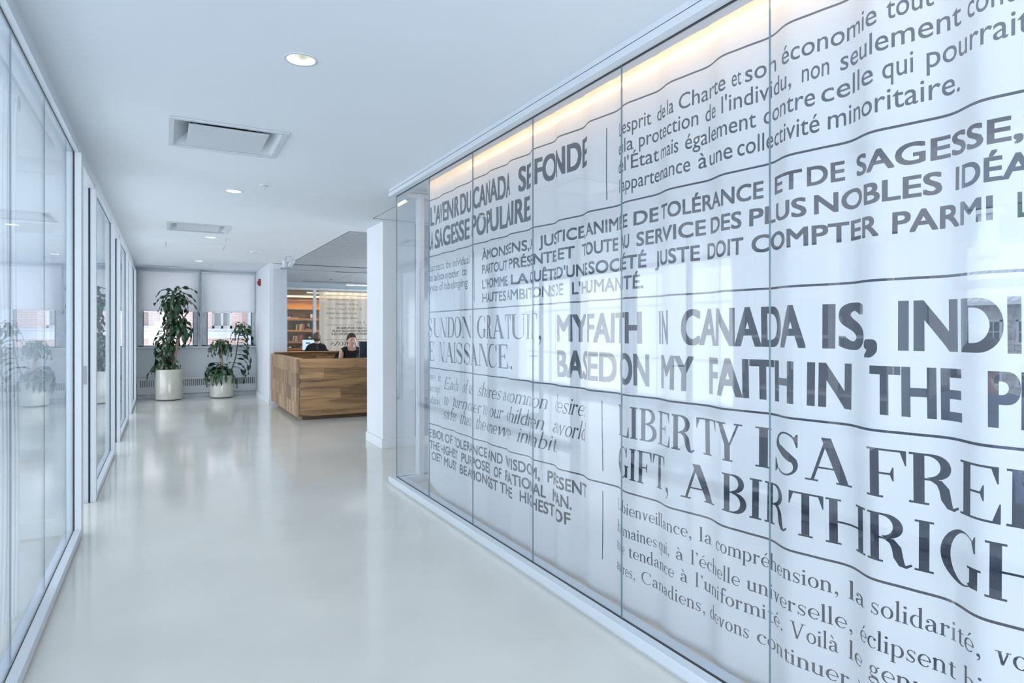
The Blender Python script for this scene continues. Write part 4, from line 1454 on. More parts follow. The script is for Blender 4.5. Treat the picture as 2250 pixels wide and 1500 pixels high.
# worktop inside
bx('worktop', 'walnut_board', desk, DX + .05, DXE, DY + .05, 11.05, .71, .74, bevel=.002)
bx('worktop', 'walnut_board', desk, DX + .05, 2.45, 11.05, 12.98, .71, .74, bevel=.002)
bx('side_panel', 'walnut_board', desk, DXE - .05, DXE, DY + .05, 13.04, DB, DT, bevel=.002)
# plinth
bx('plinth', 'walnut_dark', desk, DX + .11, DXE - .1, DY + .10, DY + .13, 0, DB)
bx('plinth', 'walnut_side', desk, DX + .11, DX + .14, DY + .13, 12.95, 0, DB)
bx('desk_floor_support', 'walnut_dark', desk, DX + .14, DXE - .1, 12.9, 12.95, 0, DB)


def monitor(name_label, x, y, zc, w, h, rz, lit, base_z, backcol='black_plastic'):
    root = empty('monitor', (x, y, base_z), rz, label=name_label, cat='monitor')
    zc -= base_z
    MB().box(-w / 2, w / 2, -.018, .018, zc - h / 2, zc + h / 2).build('housing', backcol, root, bevel=.008)
    if lit:
        MB().box(-w / 2 + .015, w / 2 - .015, -.0205, -.0185, zc - h / 2 + .02, zc + h / 2 - .015).build('screen', 'screen_lit', root)
        MB().box(-w * .28, -w * .05, -.0225, -.021, zc + h * .12, zc + h * .22).box(-w * .30, w * .3, -.0225, -.021, zc - h * .1, zc - h * .085).box(-w * .30, w * .2, -.0225, -.021, zc - h * .2, zc - h * .185).build('screen_text', 'screen_mark', root)
    else:
        MB().box(-w * .25, w * .25, .018, .045, zc - h * .3, zc + h * .3).build('back_cover', backcol, root, bevel=.01)
    MB().box(-.03, .03, -.01 + .025, .03, 0.005, zc).build('stand', 'black_plastic', root, bevel=.004)
    MB().box(-.12, .12, -.09, .09, 0, .012).build('foot', 'black_plastic', root, bevel=.004)
    return root


# monitor of the front receptionist: its back towards the corridor
monitor('dark monitor seen from behind, in front of the dark-haired receptionist', 3.14, 10.74, 1.075, .46, .33, PI + .15, False, .74, 'dark_blue_plastic')
MB_ = MB().box(-.12, .12, -.02, .02, 0, .008)
# low bench and monitor of the second receptionist
cb = empty('back_counter', (1.95, 13.62, 0), label='low walnut counter behind the glass screen, left of the second receptionist', cat='counter')
bx('counter_top', 'walnut_board', cb, 2.32, 4.9, 15.0, 15.65, .90, .935, bevel=.003)
bx('front_panel', 'walnut_dark', cb, 2.32, 4.9, 15.05, 15.09, 0, .90)
monitor('lit blue-white monitor in front of the light-haired receptionist seen from behind', 3.02, 15.28, 1.09, .42, .28, -.30, True, .935)


def task_chair(x, y, rz, lab, zseat=.56):
    root = empty('task_chair', (x, y, 0), rz, label=lab, cat='chair')
    b = MB()
    for k in range(5):
        a = k * 2 * PI / 5
        b.tube([(0, 0, .09), (.28 * math.cos(a), .28 * math.sin(a), .06)], [.022, .015], 8)
        b.cyl((.28 * math.cos(a), .28 * math.sin(a)), .025, .025, 0, .05, 10)
    b.build('star_base', 'black_plastic', root)
    MB().cyl((0, 0), .025, .025, .08, zseat - .04, 12).build('gas_lift', 'chrome', root)
    MB().box(-.23, .23, -.22, .22, zseat - .05, zseat + .02).build('seat', 'black_cloth', root, bevel=.03)
    bk = MB()
    N, M = 10, 8
    for j in range(M + 1):
        for s_ in (0, 1):
            for i in range(N + 1):
                u, v = i / N * 2 - 1, j / M
                wv = .235 * (1 - .25 * max(0, v - .7) / .3 * 1.0) * (1 if v < .85 else .93)
                bk.v.append((u * wv, .22 + .03 * v - .05 * (1 - u * u) * .4 + s_ * .035, zseat + .10 + .44 * v - .03 * (u ** 4) * (v > .8)))
    row = (N + 1)
    for j in range(M):
        for i in range(N):
            for s_, fl in ((0, 0), (1, 1)):
                a = j * 2 * row + s_ * row + i
                q = (a, a + 1, a + 2 * row + 1, a + 2 * row)
                bk.f.append(q if not fl else q[::-1]); bk.m.append(0)
        for i in (0, N):
            a = j * 2 * row + i
            bk.f.append((a, a + row, a + 3 * row, a + 2 * row)); bk.m.append(0)
    for i in range(N):
        for j in (0, M):
            a = j * 2 * row + i
            bk.f.append((a, a + row, a + row + 1, a + 1)); bk.m.append(0)
    bk.build('backrest', 'black_cloth', root, smooth=False, bevel=.006)
    MB().box(-.03, .03, .20, .26, zseat - .04, zseat + .25).build('back_post', 'black_plastic', root, bevel=.005)
    for sx in (-1, 1):
        MB().tube([(sx * .24, .08, zseat - .02), (sx * .28, .06, zseat + .18)], .012, 8).box(sx * .28 - .03, sx * .28 + .03, -.12, .14, zseat + .18, zseat + .205).build('armrest', 'black_plastic', root)
    return root


# ------------------------------------------------ linear pendant lamps
for (x0, x1, y, z, lab) in ((3.52, 4.75, 14.0, 2.44, 'thin bright linear lamp hanging above the second receptionist'),
                            (3.9, 5.3, 20.4, 2.62, 'thin bright linear lamp near the ceiling of the library room')):
    root = empty('linear_lamp', ((x0 + x1) / 2, y, z), label=lab, cat='lamp')
    hx = (x1 - x0) / 2
    MB().box(-hx, hx, -.03, .03, .0, .03).build('housing', 'aluminium', root)
    MB().box(-hx + .01, hx - .01, -.026, .026, -.006, .0).build('diffuser', 'lamp_cool', root)
    MB().tube([(-hx + .15, 0, .03), (-hx + .15, 0, H - z)], .003, 6).tube([(hx - .15, 0, .03), (hx - .15, 0, H - z)], .003, 6).build('suspension_wire', 'aluminium', root)
for k, (x0, x1, y, lab) in enumerate(((3.36, 5.4, 14.245, 'nearer dark slot diffuser in the boarded ceiling'), (3.2, 6.6, 17.3, 'farther dark slot diffuser in the boarded ceiling'))):
    tag(MB().box(-(x1 - x0) / 2, (x1 - x0) / 2, -.03, .03, -.004, .004).build('slot_diffuser', 'dark_gap', loc=((x0 + x1) / 2, y, H)), lab, 'diffuser')
tag(MB().lathe((0, 0, 0), [(.05, 0), (.045, -.015), (0, -.018)], 20).build('ceiling_sensor', 'cabinet_grey', loc=(3.75, 16.4, H)), 'small dark round sensor on the boarded ceiling', 'sensor')

# ------------------------------------------------ library shelves in the back room
YS = 21.0
sh = empty('bookcase', (4.0, YS, 0), label='tall oak bookcase with a warm light strip seen through the rear glazing', cat='bookcase')
bx('back_panel', 'oak_back', sh, 2.95, 6.2, YS + .34, YS + .36, 0, 2.50)
for zc in (.842, 1.059, 1.423, 1.788, 2.135):
    bx('shelf', 'oak_shelf', sh, 2.95, 6.2, YS, YS + .34, zc - .03, zc + .03, bevel=.003)
bx('shelf', 'oak_shelf', sh, 2.95, 6.2, YS, YS + .34, .40, .45, bevel=.003)
bx('side_panel', 'oak_shelf', sh, 2.92, 2.95, YS, YS + .36, 0, 2.50)
bx('side_panel', 'oak_shelf', sh, 6.2, 6.23, YS, YS + .36, 0, 2.50)
bx('light_strip', 'lamp_warm', sh, 2.95, 6.2, YS + .02, YS + .05, 2.505, 2.555)
bx('top_valance', 'oak_back', sh, 2.95, 6.2, YS + .05, YS + .36, 2.50, 2.52)
lw = area('shelf_glow', (4.6, YS - .05, 2.52), (math.radians(-25), 0, 0), 3.0, .06, 42, (1.0, .56, .20))
area('library_glow', (4.8, 19.6, 2.70), (0, 0, 0), 2.5, 1.2, 16, (1.0, .80, .55))

BC = [(.05, .07, .18), (.02, .08, .05), (.75, .6, .05), (.35, .30, .22), (.35, .06, .04), (.10, .10, .10), (.45, .16, .06), (.6, .55, .45), (.28, .04, .05), (.62, .08, .04), (.5, .42, .3), (.15, .05, .04)]
BN = ['blue', 'green', 'yellow', 'tan', 'maroon', 'black', 'orange', 'cream', 'wine red', 'bright red', 'beige', 'brown']
for c, nme in zip(BC, BN): mat('book_' + nme.replace(' ', '_'), c, .6)


def book(x, w, h, d, zb, ci, lab, lean=0.0, flat=False):
    root = empty('book', (x, YS + .06, zb), label=lab, cat='book', group='books on the oak bookcase')
    root.rotation_euler = (0, lean, 0)
    mname = 'book_' + BN[ci].replace(' ', '_')
    if flat:
        MB().box(-d / 2, d / 2, 0, h * .8, 0, w).build('cover', mname, root, bevel=.002)
        MB().box(-d / 2 + .005, d / 2 - .005, -.001, .004, .006, w - .006).build('pages', 'paper', root)
    else:
        MB().box(-w / 2, w / 2, 0, d, 0, h).build('cover', mname, root, bevel=.002)
        MB().box(-w / 2 + .003, w / 2 - .003, .004, d - .001, h - .001, h + .001).build('pages', 'paper', root)


order3 = [(0, 'dark blue'), (2, 'yellow'), (1, 'dark green'), (3, 'tan'), (10, 'beige'), (7, 'cream'), (6, 'orange'), (9, 'bright red')]
x = 3.665
for i, (ci, nme) in enumerate(order3):
    w = (.028, .030, .034, .030, .028, .034, .036, .032)[i]
    book(x, w, (.19, .17, .17, .18, .18, .19, .19, .20)[i], .15, 1.453, ci, nme + ' book leaning in the row on the third shelf down', lean=.13)
    x += w + .005
order4 = [(10, 'beige'), (5, 'black'), (7, 'cream'), (3, 'tan'), (11, 'brown'), (4, 'maroon'), (6, 'orange'), (8, 'wine red')]
x = 3.60
for i, (ci, nme) in enumerate(order4):
    w = (.036, .034, .034, .036, .030, .034, .034, .030)[i]
    book(x, w, (.18, .15, .17, .17, .19, .19, .20, .20)[i], .15, 1.089, ci, nme + ' book in the row on the fourth shelf down', lean=.16 if i < 2 else .02)
    x += w + .006
book(3.47, .03, .20, .16, 1.818, 8, 'wine red book lying flat, bottom of the pair on the second shelf', flat=True)
book(3.47, .028, .20, .15, 1.849, 7, 'cream book lying flat on the wine red one on the second shelf', flat=True)
book(3.66, .035, .22, .22, 1.818, 5, 'black book lying flat on the second shelf beside the small stand', flat=True)
st_ = empty('desk_stand', (3.555, YS + .15, 1.818), label='small dark upright stand on the second shelf of the bookcase', cat='ornament')
MB().box(-.03, .03, -.05, .05, 0, .02).build('stand_foot', 'dark_blue_plastic', st_)
MB().box(-.022, .022, -.01, .01, .02, .15).build('stand_panel', 'dark_blue_plastic', st_, bevel=.003)
pf = empty('picture_frame', (4.21, YS + .12, 1.818), label='small black frame with a white certificate on the second shelf', cat='picture frame')
MB().box(-.085, .085, -.01, .01, 0, .175).build('frame', 'black_frame', pf, bevel=.003)
MB().box(-.065, .065, -.012, -.009, .02, .155).build('certificate', 'paper', pf)
MB().box(-.02, .02, -.0135, -.0118, .10, .103).box(-.04, .04, -.0135, -.0118, .075, .078).box(-.04, .03, -.0135, -.0118, .06, .063).build('print_lines', 'screen_mark', pf)
pp = empty('photo_print', (4.09, YS + .14, 1.453), label='dark unframed photograph leaning on the third shelf', cat='photograph')
MB().box(-.10, .10, -.004, .004, 0, .25).build('print', 'black_frame', pp)
MB().add([(-.09, -.006, .05), (.0, -.006, .035), (.09, -.006, .01), (.09, -.006, .0), (.0, -.006, .02), (-.09, -.006, .03)], [(0, 1, 4, 5), (1, 2, 3, 4)]).build('white_streak', 'paper', pp)
MB().add([(-.05, -.006, .20), (.03, -.006, .22), (.05, -.006, .10), (-.02, -.006, .12)], [(0, 1, 2, 3)]).build('pale_shape', 'grey_paint', pp)
pq = empty('picture_frame', (4.13, YS + .14, 1.089), label='black frame with a pale round shape on the fourth shelf', cat='picture frame')
MB().box(-.09, .09, -.008, .008, 0, .23).build('frame', 'black_frame', pq, bevel=.003)
MB().add([(.0 + .05 * math.cos(i * PI / 8), -.010, .12 + .035 * math.sin(i * PI / 8)) for i in range(16)], [tuple(range(16))]).build('picture', 'white_board', pq)
bo = empty('bowl', (3.56, YS + .14, .872), label='dark bowl on the lowest visible shelf of the bookcase', cat='bowl')
MB().lathe((0, 0, 0), [(0, 0), (.05, .0), (.10, .05), (.11, .09), (.105, .09), (.09, .05), (0, .02)], 24).build('bowl_shell', 'black_frame', bo, smooth=True)
bq = empty('white_ornament', (3.50, YS + .05, .872), label='small white figurine lying before the dark bowl', cat='ornament')
MB().lathe((0, 0, 0), [(0, 0), (.04, .01), (.055, .03), (.02, .05), (0, .055)], 14).build('figurine', 'paper', bq, smooth=True)
bz = empty('box', (3.88, YS + .12, .872), label='small cream box at the right of the lowest visible shelf', cat='box')
MB().box(-.03, .03, -.03, .03, 0, .06).build('carton', 'white_board', bz, bevel=.003)

# ------------------------------------------------ printed curtain of the library, read from behind
root = empty('printed_curtain', (4.9, 18.06, 0), label='grey curtain with mirrored lettering behind the reception desk', cat='curtain')


class FlatCurtain(Curtain):
    def map(c, s, z):
        v = np.interp(s, c.S, c.Y)
        return 3.79 + v, 18.06 + c.xoff(v) * .9, z


fc = FlatCurtain.__new__(FlatCurtain)
Curtain.__init__(fc, 0, 0.0, 2.6, .012, .21, .4, .30, 2.54, step=.03, sharp=.1)
fc.Y = np.linspace(0, 2.6, 3000)
fc.S = np.concatenate([[0], np.cumsum(np.hypot(np.diff(fc.xoff(fc.Y)), np.diff(fc.Y)))])


def mirrored(text, style, x_end, z, cap, k=None):
    """right edge of the text in reading order is at x_end (it reads from right to left)"""
    P = word_polys(text, style)
    if not P: return []
    xs = [p[0] for q in P for p in q]
    a, b = min(xs), max(xs)
    k = k or cap
    return [[((b - x) * k + (x_end - 3.79), y * cap + z) for x, y in q] for q in P]


def mline(text, style, x_end, z, cap, k):
    """words laid right to left with true spacing"""
    out = []
    x = x_end
    for wd in text.split(' ')[::-1]:
        p = mirrored(wd, style, x, z, cap, k)
        xs = [q_[0] for q in p for q_ in q]
        x = max(xs) + 3.79 + .32 * k
        out.append(p)
    return out


mw = []
for text, style, xe, z, cap, k in (('Nous partageons tous', 'italic', 4.02, 2.285, .075, .098), ('un désir commun:', 'italic', 4.24, 2.155, .075, .098), ('de celui de léguer à notre', 'italic', 4.00, 2.025, .075, .098),
                                   ('descendance un monde', 'italic', 3.97, 1.895, .075, .098), ('moins dangereux que', 'italic', 4.06, 1.765, .075, .098), ('le nôtre.', 'italic', 4.80, 1.638, .075, .098),
                                   ('QUE CHACUN PUISSE SE', 'bold', 4.285, 1.478, .062, .074), ('JUSTIFICATION QUE POUR', 'bold', 4.155, 1.392, .062, .074), ("AUTREMENT D'UN ORDRE QUI", 'bold', 4.14, 1.307, .062, .074),
                                   ('PÉLERONS', 'didone', 4.11, 1.0, .125, .155)):
    mw += mline(text, style, xe, z, cap, k)
SM2 = float(fc.S[-1])
mr = [hline(.18, SM2, 2.428, .008), hline(.18, SM2, 1.592, .008), hline(.18, SM2, 1.174, .008)]
objs = make_printed(fc, [.30, .98, 1.16, 1.28, 1.37, 1.46, 1.57, 1.62, 1.74, 1.87, 2.0, 2.13, 2.26, 2.42, 2.54], [[q for q in w if max(p[0] for p in q) < SM2 - .01] for w in mw], mr, [], root, 'curtain_far', 'curtain_far_print', curl=False)
for o in objs: o.matrix_parent_inverse = Matrix.Translation(root.location).inverted()
area('curtain_glow', (4.9, 18.12, 2.53), (math.radians(8), 0, 0), 2.0, .04, 5, (1.0, .74, .4))
# ================================================================== PEOPLE
def skin_mesh(nodes, links, root_i=0, sub=2):
    """grow one continuous surface over a skeleton: nodes = [(x, y, z, rx, ry)]"""
    me = bpy.data.meshes.new('skeleton')
    me.from_pydata([n[:3] for n in nodes], links, [])
    o = bpy.data.objects.new('skeleton', me)
    COL.objects.link(o)
    md = o.modifiers.new('skin', 'SKIN')
    md.use_smooth_shade = True
    for i, n in enumerate(nodes):
        sv = me.skin_vertices[0].data[i]
        sv.radius = (n[3], n[4] if len(n) > 4 else n[3])
        sv.use_root = (i == root_i)
    ss = o.modifiers.new('sub', 'SUBSURF')
    ss.levels = ss.render_levels = sub
    bpy.context.view_layer.update()
    m2 = bpy.data.meshes.new_from_object(o.evaluated_get(bpy.context.evaluated_depsgraph_get()))
    bpy.data.objects.remove(o)
    bpy.data.meshes.remove(me)
    return m2


def merge(bm, me, mat_i=0, M=None):
    n0 = len(bm.verts)
    f0 = len(bm.faces)
    bm.from_mesh(me)
    bm.verts.ensure_lookup_table()
    bm.faces.ensure_lookup_table()
    if M is not None:
        for v in bm.verts[n0:]: v.co = M @ v.co
    for f in bm.faces[f0:]:
        f.material_index = mat_i
        f.smooth = True


def face_point(n):
    """unit direction -> head surface, face looks along -Y, z up, centre between the ears"""
    x, y, z = n
    rx, ry, rz = .074, .094, .115
    px, py, pz = x * rx, y * ry, z * rz
    if z < 0:                                   # jaw narrows, chin comes forward
        t = min(1, -z)
        px *= 1 - .42 * t ** 1.4
        if y > 0: py *= 1 - .45 * t
        else: py *= 1 + .02 * t
    if y < 0:
        fz = z
        # flatten the face plane
        py = max(py, -.088 + .02 * abs(x) ** 2)
        g = lambda cx, cz, sx, sz: math.exp(-((x - cx) / sx) ** 2 - ((fz - cz) / sz) ** 2)
        py -= .024 * g(0, -.16, .13, .13) + .012 * g(0, .0, .10, .20)     # nose
        py += .011 * (g(.36, .07, .20, .12) + g(-.36, .07, .20, .12))       # eye sockets
        py -= .006 * g(0, .24, .6, .12)                                     # brow
        py -= .007 * g(0, -.47, .25, .07)                                   # lips
        py -= .009 * g(0, -.82, .28, .16)                                   # chin
        py -= .005 * (g(.48, -.18, .2, .2) + g(-.48, -.18, .2, .2))         # cheeks
    return Vector((px, py, pz))


def make_head(root, skin_m, hair_m, M, style, glasses=False):
    """returns the head mesh data (to be joined with the body) and builds hair etc. as children"""
    bm = bmesh.new()
    bmesh.ops.create_icosphere(bm, subdivisions=5, radius=1)
    for v in bm.verts:
        n = v.co.normalized()
        v.co = face_point(n)
        v.tag = False
    for f in bm.faces:
        c = f.calc_center_median()
        f.smooth = True
        f.material_index = 0
        if c.y < -.075 and abs(c.x) < .021 and abs(c.z + .054) < .0055 * (1.1 - abs(c.x) / .024): f.material_index = 1
    # ears
    for sx in (-1, 1):
        r = bmesh.ops.create_uvsphere(bm, u_segments=12, v_segments=8, radius=1)
        for v in r['verts']:
            v.co = Vector((sx * .073 + v.co.x * .009 + sx * .004 * v.co.y, .008 + v.co.y * .018, -.006 + v.co.z * .030))
        for v in r['verts']:
            for f in v.link_faces: f.smooth = True
    # neck stub meets the body neck
    me = bpy.data.meshes.new('head')
    bm.to_mesh(me)
    bm.free()
    # eyes, brows, hair
    def child(name, b, m, smooth=True):
        o = b.build(name, m, root, smooth=smooth)
        o.data.transform(M)
        return o
    for sx in (-1, 1):
        b = MB()
        b.use('eye_white').lathe((0, 0, 0), [(0, -.0080), (.007, -.0068), (.0110, -.003), (.0118, .0), (.0110, .003), (.007, .0055), (0, .0062)], 14)
        b.use('eye_dark').add([(.0048 * math.cos(i * PI / 6), -.0125, -.001 + .0048 * math.sin(i * PI / 6)) for i in range(12)], [tuple(range(12))])
        o = b.build('eye', None, root, smooth=True)
        o.data.transform(M @ Matrix.Translation((sx * .030, -.0705, .005)) @ Matrix.Diagonal((1, 1, .55, 1)))
        b = MB()
        P = [(sx * (.012 + .034 * i / 6), -.0875 + .014 * (i / 6) ** 2, .028 + .006 * math.sin(PI * i / 6)) for i in range(7)]
        b.tube(P, [.001, .0028, .003, .003, .0026, .002, .001], 6)
        child('eyebrow', b, hair_m)
        b = MB()
        P = [(sx * (.018 + .026 * i / 6), -.0835 + .007 * (i / 6) ** 2, .011 + .005 * math.sin(PI * i / 6)) for i in range(7)]
        b.tube(P, [.0006, .0015, .0018, .0018, .0016, .0014, .0006], 6)
        child('eyelashes', b, 'eye_dark')
    hb = bmesh.new()
    bmesh.ops.create_icosphere(hb, subdivisions=5, radius=1)
    kill = []
    for v in hb.verts:
        n = v.co.normalized()
        p = face_point(n)
        hv = .9 * n.y + n.z - (.03 * abs(n.x))
        if style == 'short': front = (.75 * n.y + n.z < -.14 + .10 * abs(n.x)) or n.z < -.40
        else: front = (hv < -.13) or n.z < -.62
        off = .012 + .003 * math.sin(n.x * 40 + n.z * 9) + (.004 if n.z > .5 else 0)
        if front:
            v.co = p * .95
        else:
            v.co = p + n * off * (1 if style != 'short' else .55)
        v.index = v.index
        if front: kill.append(v)
    ks = set(kill)
    bmesh.ops.delete(hb, geom=[f for f in hb.faces if all(v in ks for v in f.verts)], context='FACES')
    if style == 'pony':
        r = bmesh.ops.create_icosphere(hb, subdivisions=3, radius=1)
        for v in r['verts']: v.co = Vector((v.co.x * .036, .105 + v.co.y * .030, .045 + v.co.z * .036 + .004 * math.sin(v.co.x * 9)))
        r = bmesh.ops.create_icosphere(hb, subdivisions=3, radius=1)
        for v in r['verts']:
            t = (1 - v.co.z) / 2
            v.co = Vector((v.co.x * .028 * (1 - .4 * t), .125 + v.co.y * .02 - .03 * t, -.03 - t * .14 + .07))
    for f in hb.faces: f.smooth = True
    hm = bpy.data.meshes.new('hair')
    hb.to_mesh(hm)
    hb.free()
    hm.transform(M)
    hm.materials.append(MAT[hair_m])
    o = bpy.data.objects.new('hair', hm)
    COL.objects.link(o)
    o.parent = root
    if glasses:
        b = MB()
        for sx in (-1, 1):
            P = [(sx * .034 + .024 * math.cos(i * PI / 8), -.102, .004 + .018 * math.sin(i * PI / 8)) for i in range(17)]
            b.tube(P, .0022, 6, cap=False)
            b.tube([(sx * .058, -.100, .008), (sx * .078, -.06, .010), (sx * .081, .005, .008), (sx * .078, .02, -.006)], .002, 6)
        b.tube([(-.010, -.102, .006), (0, -.106, .010), (.010, -.102, .006)], .002, 6)
        child('spectacles', b, 'black_plastic')
    return me


def person(label, loc, rz, J, head_turn, head_tilt, skin_m, hair_m, hair_style, top_m, sleeve, scale=1.0, glasses=False, group=None, sleeve_end=None):
    """J: joints dict.  Body faces -Y.  One continuous body mesh; head joined in; clothes are children."""
    root = empty('person', loc, rz, label=label, cat='person')
    names, nodes, links = {}, [], []

    def N(name, p, r, ry=None, to=None):
        names[name] = len(nodes)
        nodes.append((*p, r, ry or r))
        if to: links.append((names[to], names[name]))
    hp = J['pelvis']
    N('pelvis', hp, .135, .105)
    N('waist', J['waist'], .118, .085, 'pelvis')
    N('chest', J['chest'], .135, .098, 'waist')
    N('neckbase', J['neckbase'], .070, .058, 'chest')
    N('neck', J['neck'], .047, .047, 'neckbase')
    N('skull', J['skull'], .045, .05, 'neck')
    for s_ in ('l', 'r'):
        N('sh' + s_, J['sh' + s_], .052, .052, 'neckbase')
        N('ua' + s_, tuple((a * .55 + b * .45) for a, b in zip(J['sh' + s_], J['el' + s_])), .043, .043, 'sh' + s_)
        N('el' + s_, J['el' + s_], .036, .036, 'ua' + s_)
        N('fa' + s_, tuple((a * .6 + b * .4) for a, b in zip(J['el' + s_], J['wr' + s_])), .034, .034, 'el' + s_)
        N('wr' + s_, J['wr' + s_], .024, .021, 'fa' + s_)
        d = (Vector(J['hd' + s_]) - Vector(J['wr' + s_])).normalized()
        w = Vector(J['wr' + s_])
        N('pa' + s_, tuple(w + d * .05), .034, .016, 'wr' + s_)
        side = d.cross(Vector((0, 0, 1)))
        if side.length < .2: side = d.cross(Vector((0, 1, 0)))
        side.normalize()
        dn = side.cross(d).normalized()
        if dn.z > 0: dn = -dn
        N('pb' + s_, tuple(w + d * .085), .036, .014, 'pa' + s_)
        for k, (off, L) in enumerate(((-.030, .068), (-.010, .078), (.010, .072), (.029, .056))):
            a = w + d * .088 + side * off
            N('f%d' % k + s_, tuple(a + d * .012), .0088, .0082, 'pb' + s_)
            N('g%d' % k + s_, tuple(a + d * (.012 + L * .5) + dn * .008), .0078, .0075, 'f%d' % k + s_)
            N('h%d' % k + s_, tuple(a + d * (.012 + L * .9) + dn * .026), .0068, .0066, 'g%d' % k + s_)
        th = -1 if s_ == 'r' else 1
        a = w + d * .035 + side * th * .03
        N('t0' + s_, tuple(a + side * th * .012), .012, .011, 'pa' + s_)
        N('t1' + s_, tuple(a + side * th * .026 + d * .030 + dn * .008), .0095, .009, 't0' + s_)
        N('t2' + s_, tuple(a + side * th * .030 + d * .055 + dn * .014), .008, .0078, 't1' + s_)
        N('hi' + s_, J['hi' + s_], .092, .088, 'pelvis')
        N('th' + s_, tuple((a * .5 + b * .5) for a, b in zip(J['hi' + s_], J['kn' + s_])), .076, .074, 'hi' + s_)
        N('kn' + s_, J['kn' + s_], .056, .056, 'th' + s_)
        N('ca' + s_, tuple((a * .65 + b * .35) for a, b in zip(J['kn' + s_], J['an' + s_])), .054, .054, 'kn' + s_)
        N('an' + s_, J['an' + s_], .036, .036, 'ca' + s_)
        N('to' + s_, J['to' + s_], .038, .026, 'an' + s_)
    body = skin_mesh(nodes, links)
    bm = bmesh.new()
    merge(bm, body, 0)
    Mh = Matrix.Translation(J['skull']) @ Matrix.Translation((0, -.018, .045)) @ Matrix.Rotation(head_turn, 4, 'Z') @ Matrix.Rotation(head_tilt, 4, 'X')
    hm = make_head(root, skin_m, hair_m, Mh, hair_style, glasses)
    n0, f0 = len(bm.verts), len(bm.faces)
    bm.from_mesh(hm)
    bm.verts.ensure_lookup_table()
    bm.faces.ensure_lookup_table()
    for v in bm.verts[n0:]: v.co = Mh @ v.co
    me = bpy.data.meshes.new('body')
    bm.to_mesh(me)
    for m in (skin_m, 'lips'): me.materials.append(MAT[m])
    o = bpy.data.objects.new('body', me)
    COL.objects.link(o)
    o.parent = root
    # clothes: offset copies of body faces
    def garment(name, pred, off, m):
        g = bmesh.new()
        g.from_mesh(body)
        coarse = [e for e in g.edges if any(pred(v.co) for v in e.verts)]
        bmesh.ops.subdivide_edges(g, edges=coarse, cuts=3, use_grid_fill=True, smooth=0.0)
        g.normal_update()
        g.verts.index_update()
        wt = [1.0 if pred(v.co) else 0.0 for v in g.verts]
        for _ in range(5):
            wt = [(wt[v.index] + sum(wt[e.other_vert(v).index] for e in v.link_edges)) / (1 + len(v.link_edges)) for v in g.verts]
        dele = [f for f in g.faces if max(wt[v.index] for v in f.verts) < .2]
        nm = {v: v.normal.copy() for v in g.verts}
        for v in g.verts: v.co = v.co + nm[v] * (off * max(-.8, min(1, (wt[v.index] - .42) * 6)))
        bmesh.ops.delete(g, geom=dele, context='FACES')
        loose = [v for v in g.verts if not v.link_faces]
        bmesh.ops.delete(g, geom=loose, context='VERTS')
        for f in g.faces: f.smooth = True
        mm = bpy.data.meshes.new(name)
        g.to_mesh(mm)
        g.free()
        mm.materials.append(MAT[m])
        oo = bpy.data.objects.new(name, mm)
        COL.objects.link(oo)
        oo.parent = root
        so = oo.modifiers.new('cloth', 'SOLIDIFY')
        so.thickness = .004
        so.offset = 1
    wz, nz = J['waist'][2], J['neckbase'][2]
    shx = abs(J['shl'][0])
    seg = lambda p, a, b: (p - a - (b - a) * max(0, min(1, (p - a).dot(b - a) / (b - a).length_squared))).length

    def top(p):
        torso = p.z > J['pelvis'][2] - .02 and p.z < nz + .05 and abs(p.x) < shx + (.01 if sleeve < .1 else .03)
        near_leg = min(seg(p, Vector(J['hi' + q]), Vector(J['kn' + q])) for q in 'lr') < .095 and p.y < J['pelvis'][1] - .10 and p.z < J['waist'][2]
        arm = False
        for q in 'lr':
            A_, B_, C_ = Vector(J['sh' + q]), Vector(J['el' + q]), Vector(J['wr' + q])
            if sleeve >= .5 and (seg(p, A_, A_ + (B_ - A_) * min(1, sleeve)) < .075): arm = True
            if sleeve > 1 and seg(p, B_, B_ + (C_ - B_) * (sleeve - 1)) < .06: arm = True
            if sleeve < .1:
                d_ = (p - A_).dot((B_ - A_).normalized())
                if seg(p, A_, B_) < .07 and d_ > .035: return False
                if seg(p, B_, C_) < .06: return False
            if sleeve < 1.5 and seg(p, C_, C_ + (C_ - B_) * .6) < .06: return False
        # scoop neckline, lower in front
        rr = math.hypot(p.x * 1.0, p.y - J['neckbase'][1])
        lim = nz + .01 - (.075 if (p.y < J['neckbase'][1] and sleeve < .1) else .0)
        if abs(p.x) < .085 and p.z > lim + abs(p.x) * .5: return False
        if p.z > nz + .035 and abs(p.x) < .09: return False
        return (torso and not near_leg) or arm
    garment('shirt' if sleeve > .1 else 'sleeveless_top', top, .007, top_m)

    def trous(p):
        leg = min(min(seg(p, Vector(J['hi' + q]), Vector(J['kn' + q])), seg(p, Vector(J['kn' + q]), Vector(J['an' + q]))) for q in 'lr')
        return (leg < .11 and p.z < J['waist'][2] - .06) or (p.z < J['pelvis'][2] + .06 and abs(p.x) < .2 and p.y > J['knl'][1])
    def trous2(p):
        for q in 'lr':
            if (Vector(J['hd' + q]) - p).length < .13 or (Vector(J['wr' + q]) - p).length < .07: return False
        return trous(p) and p.z > J['anl'][2] - .01
    garment('trousers', trous2, .009, 'grey_trousers')
    garment('shoes', lambda p: p.z < J['anl'][2] - .005, .006, 'black_plastic')
    bm.free()
    return root


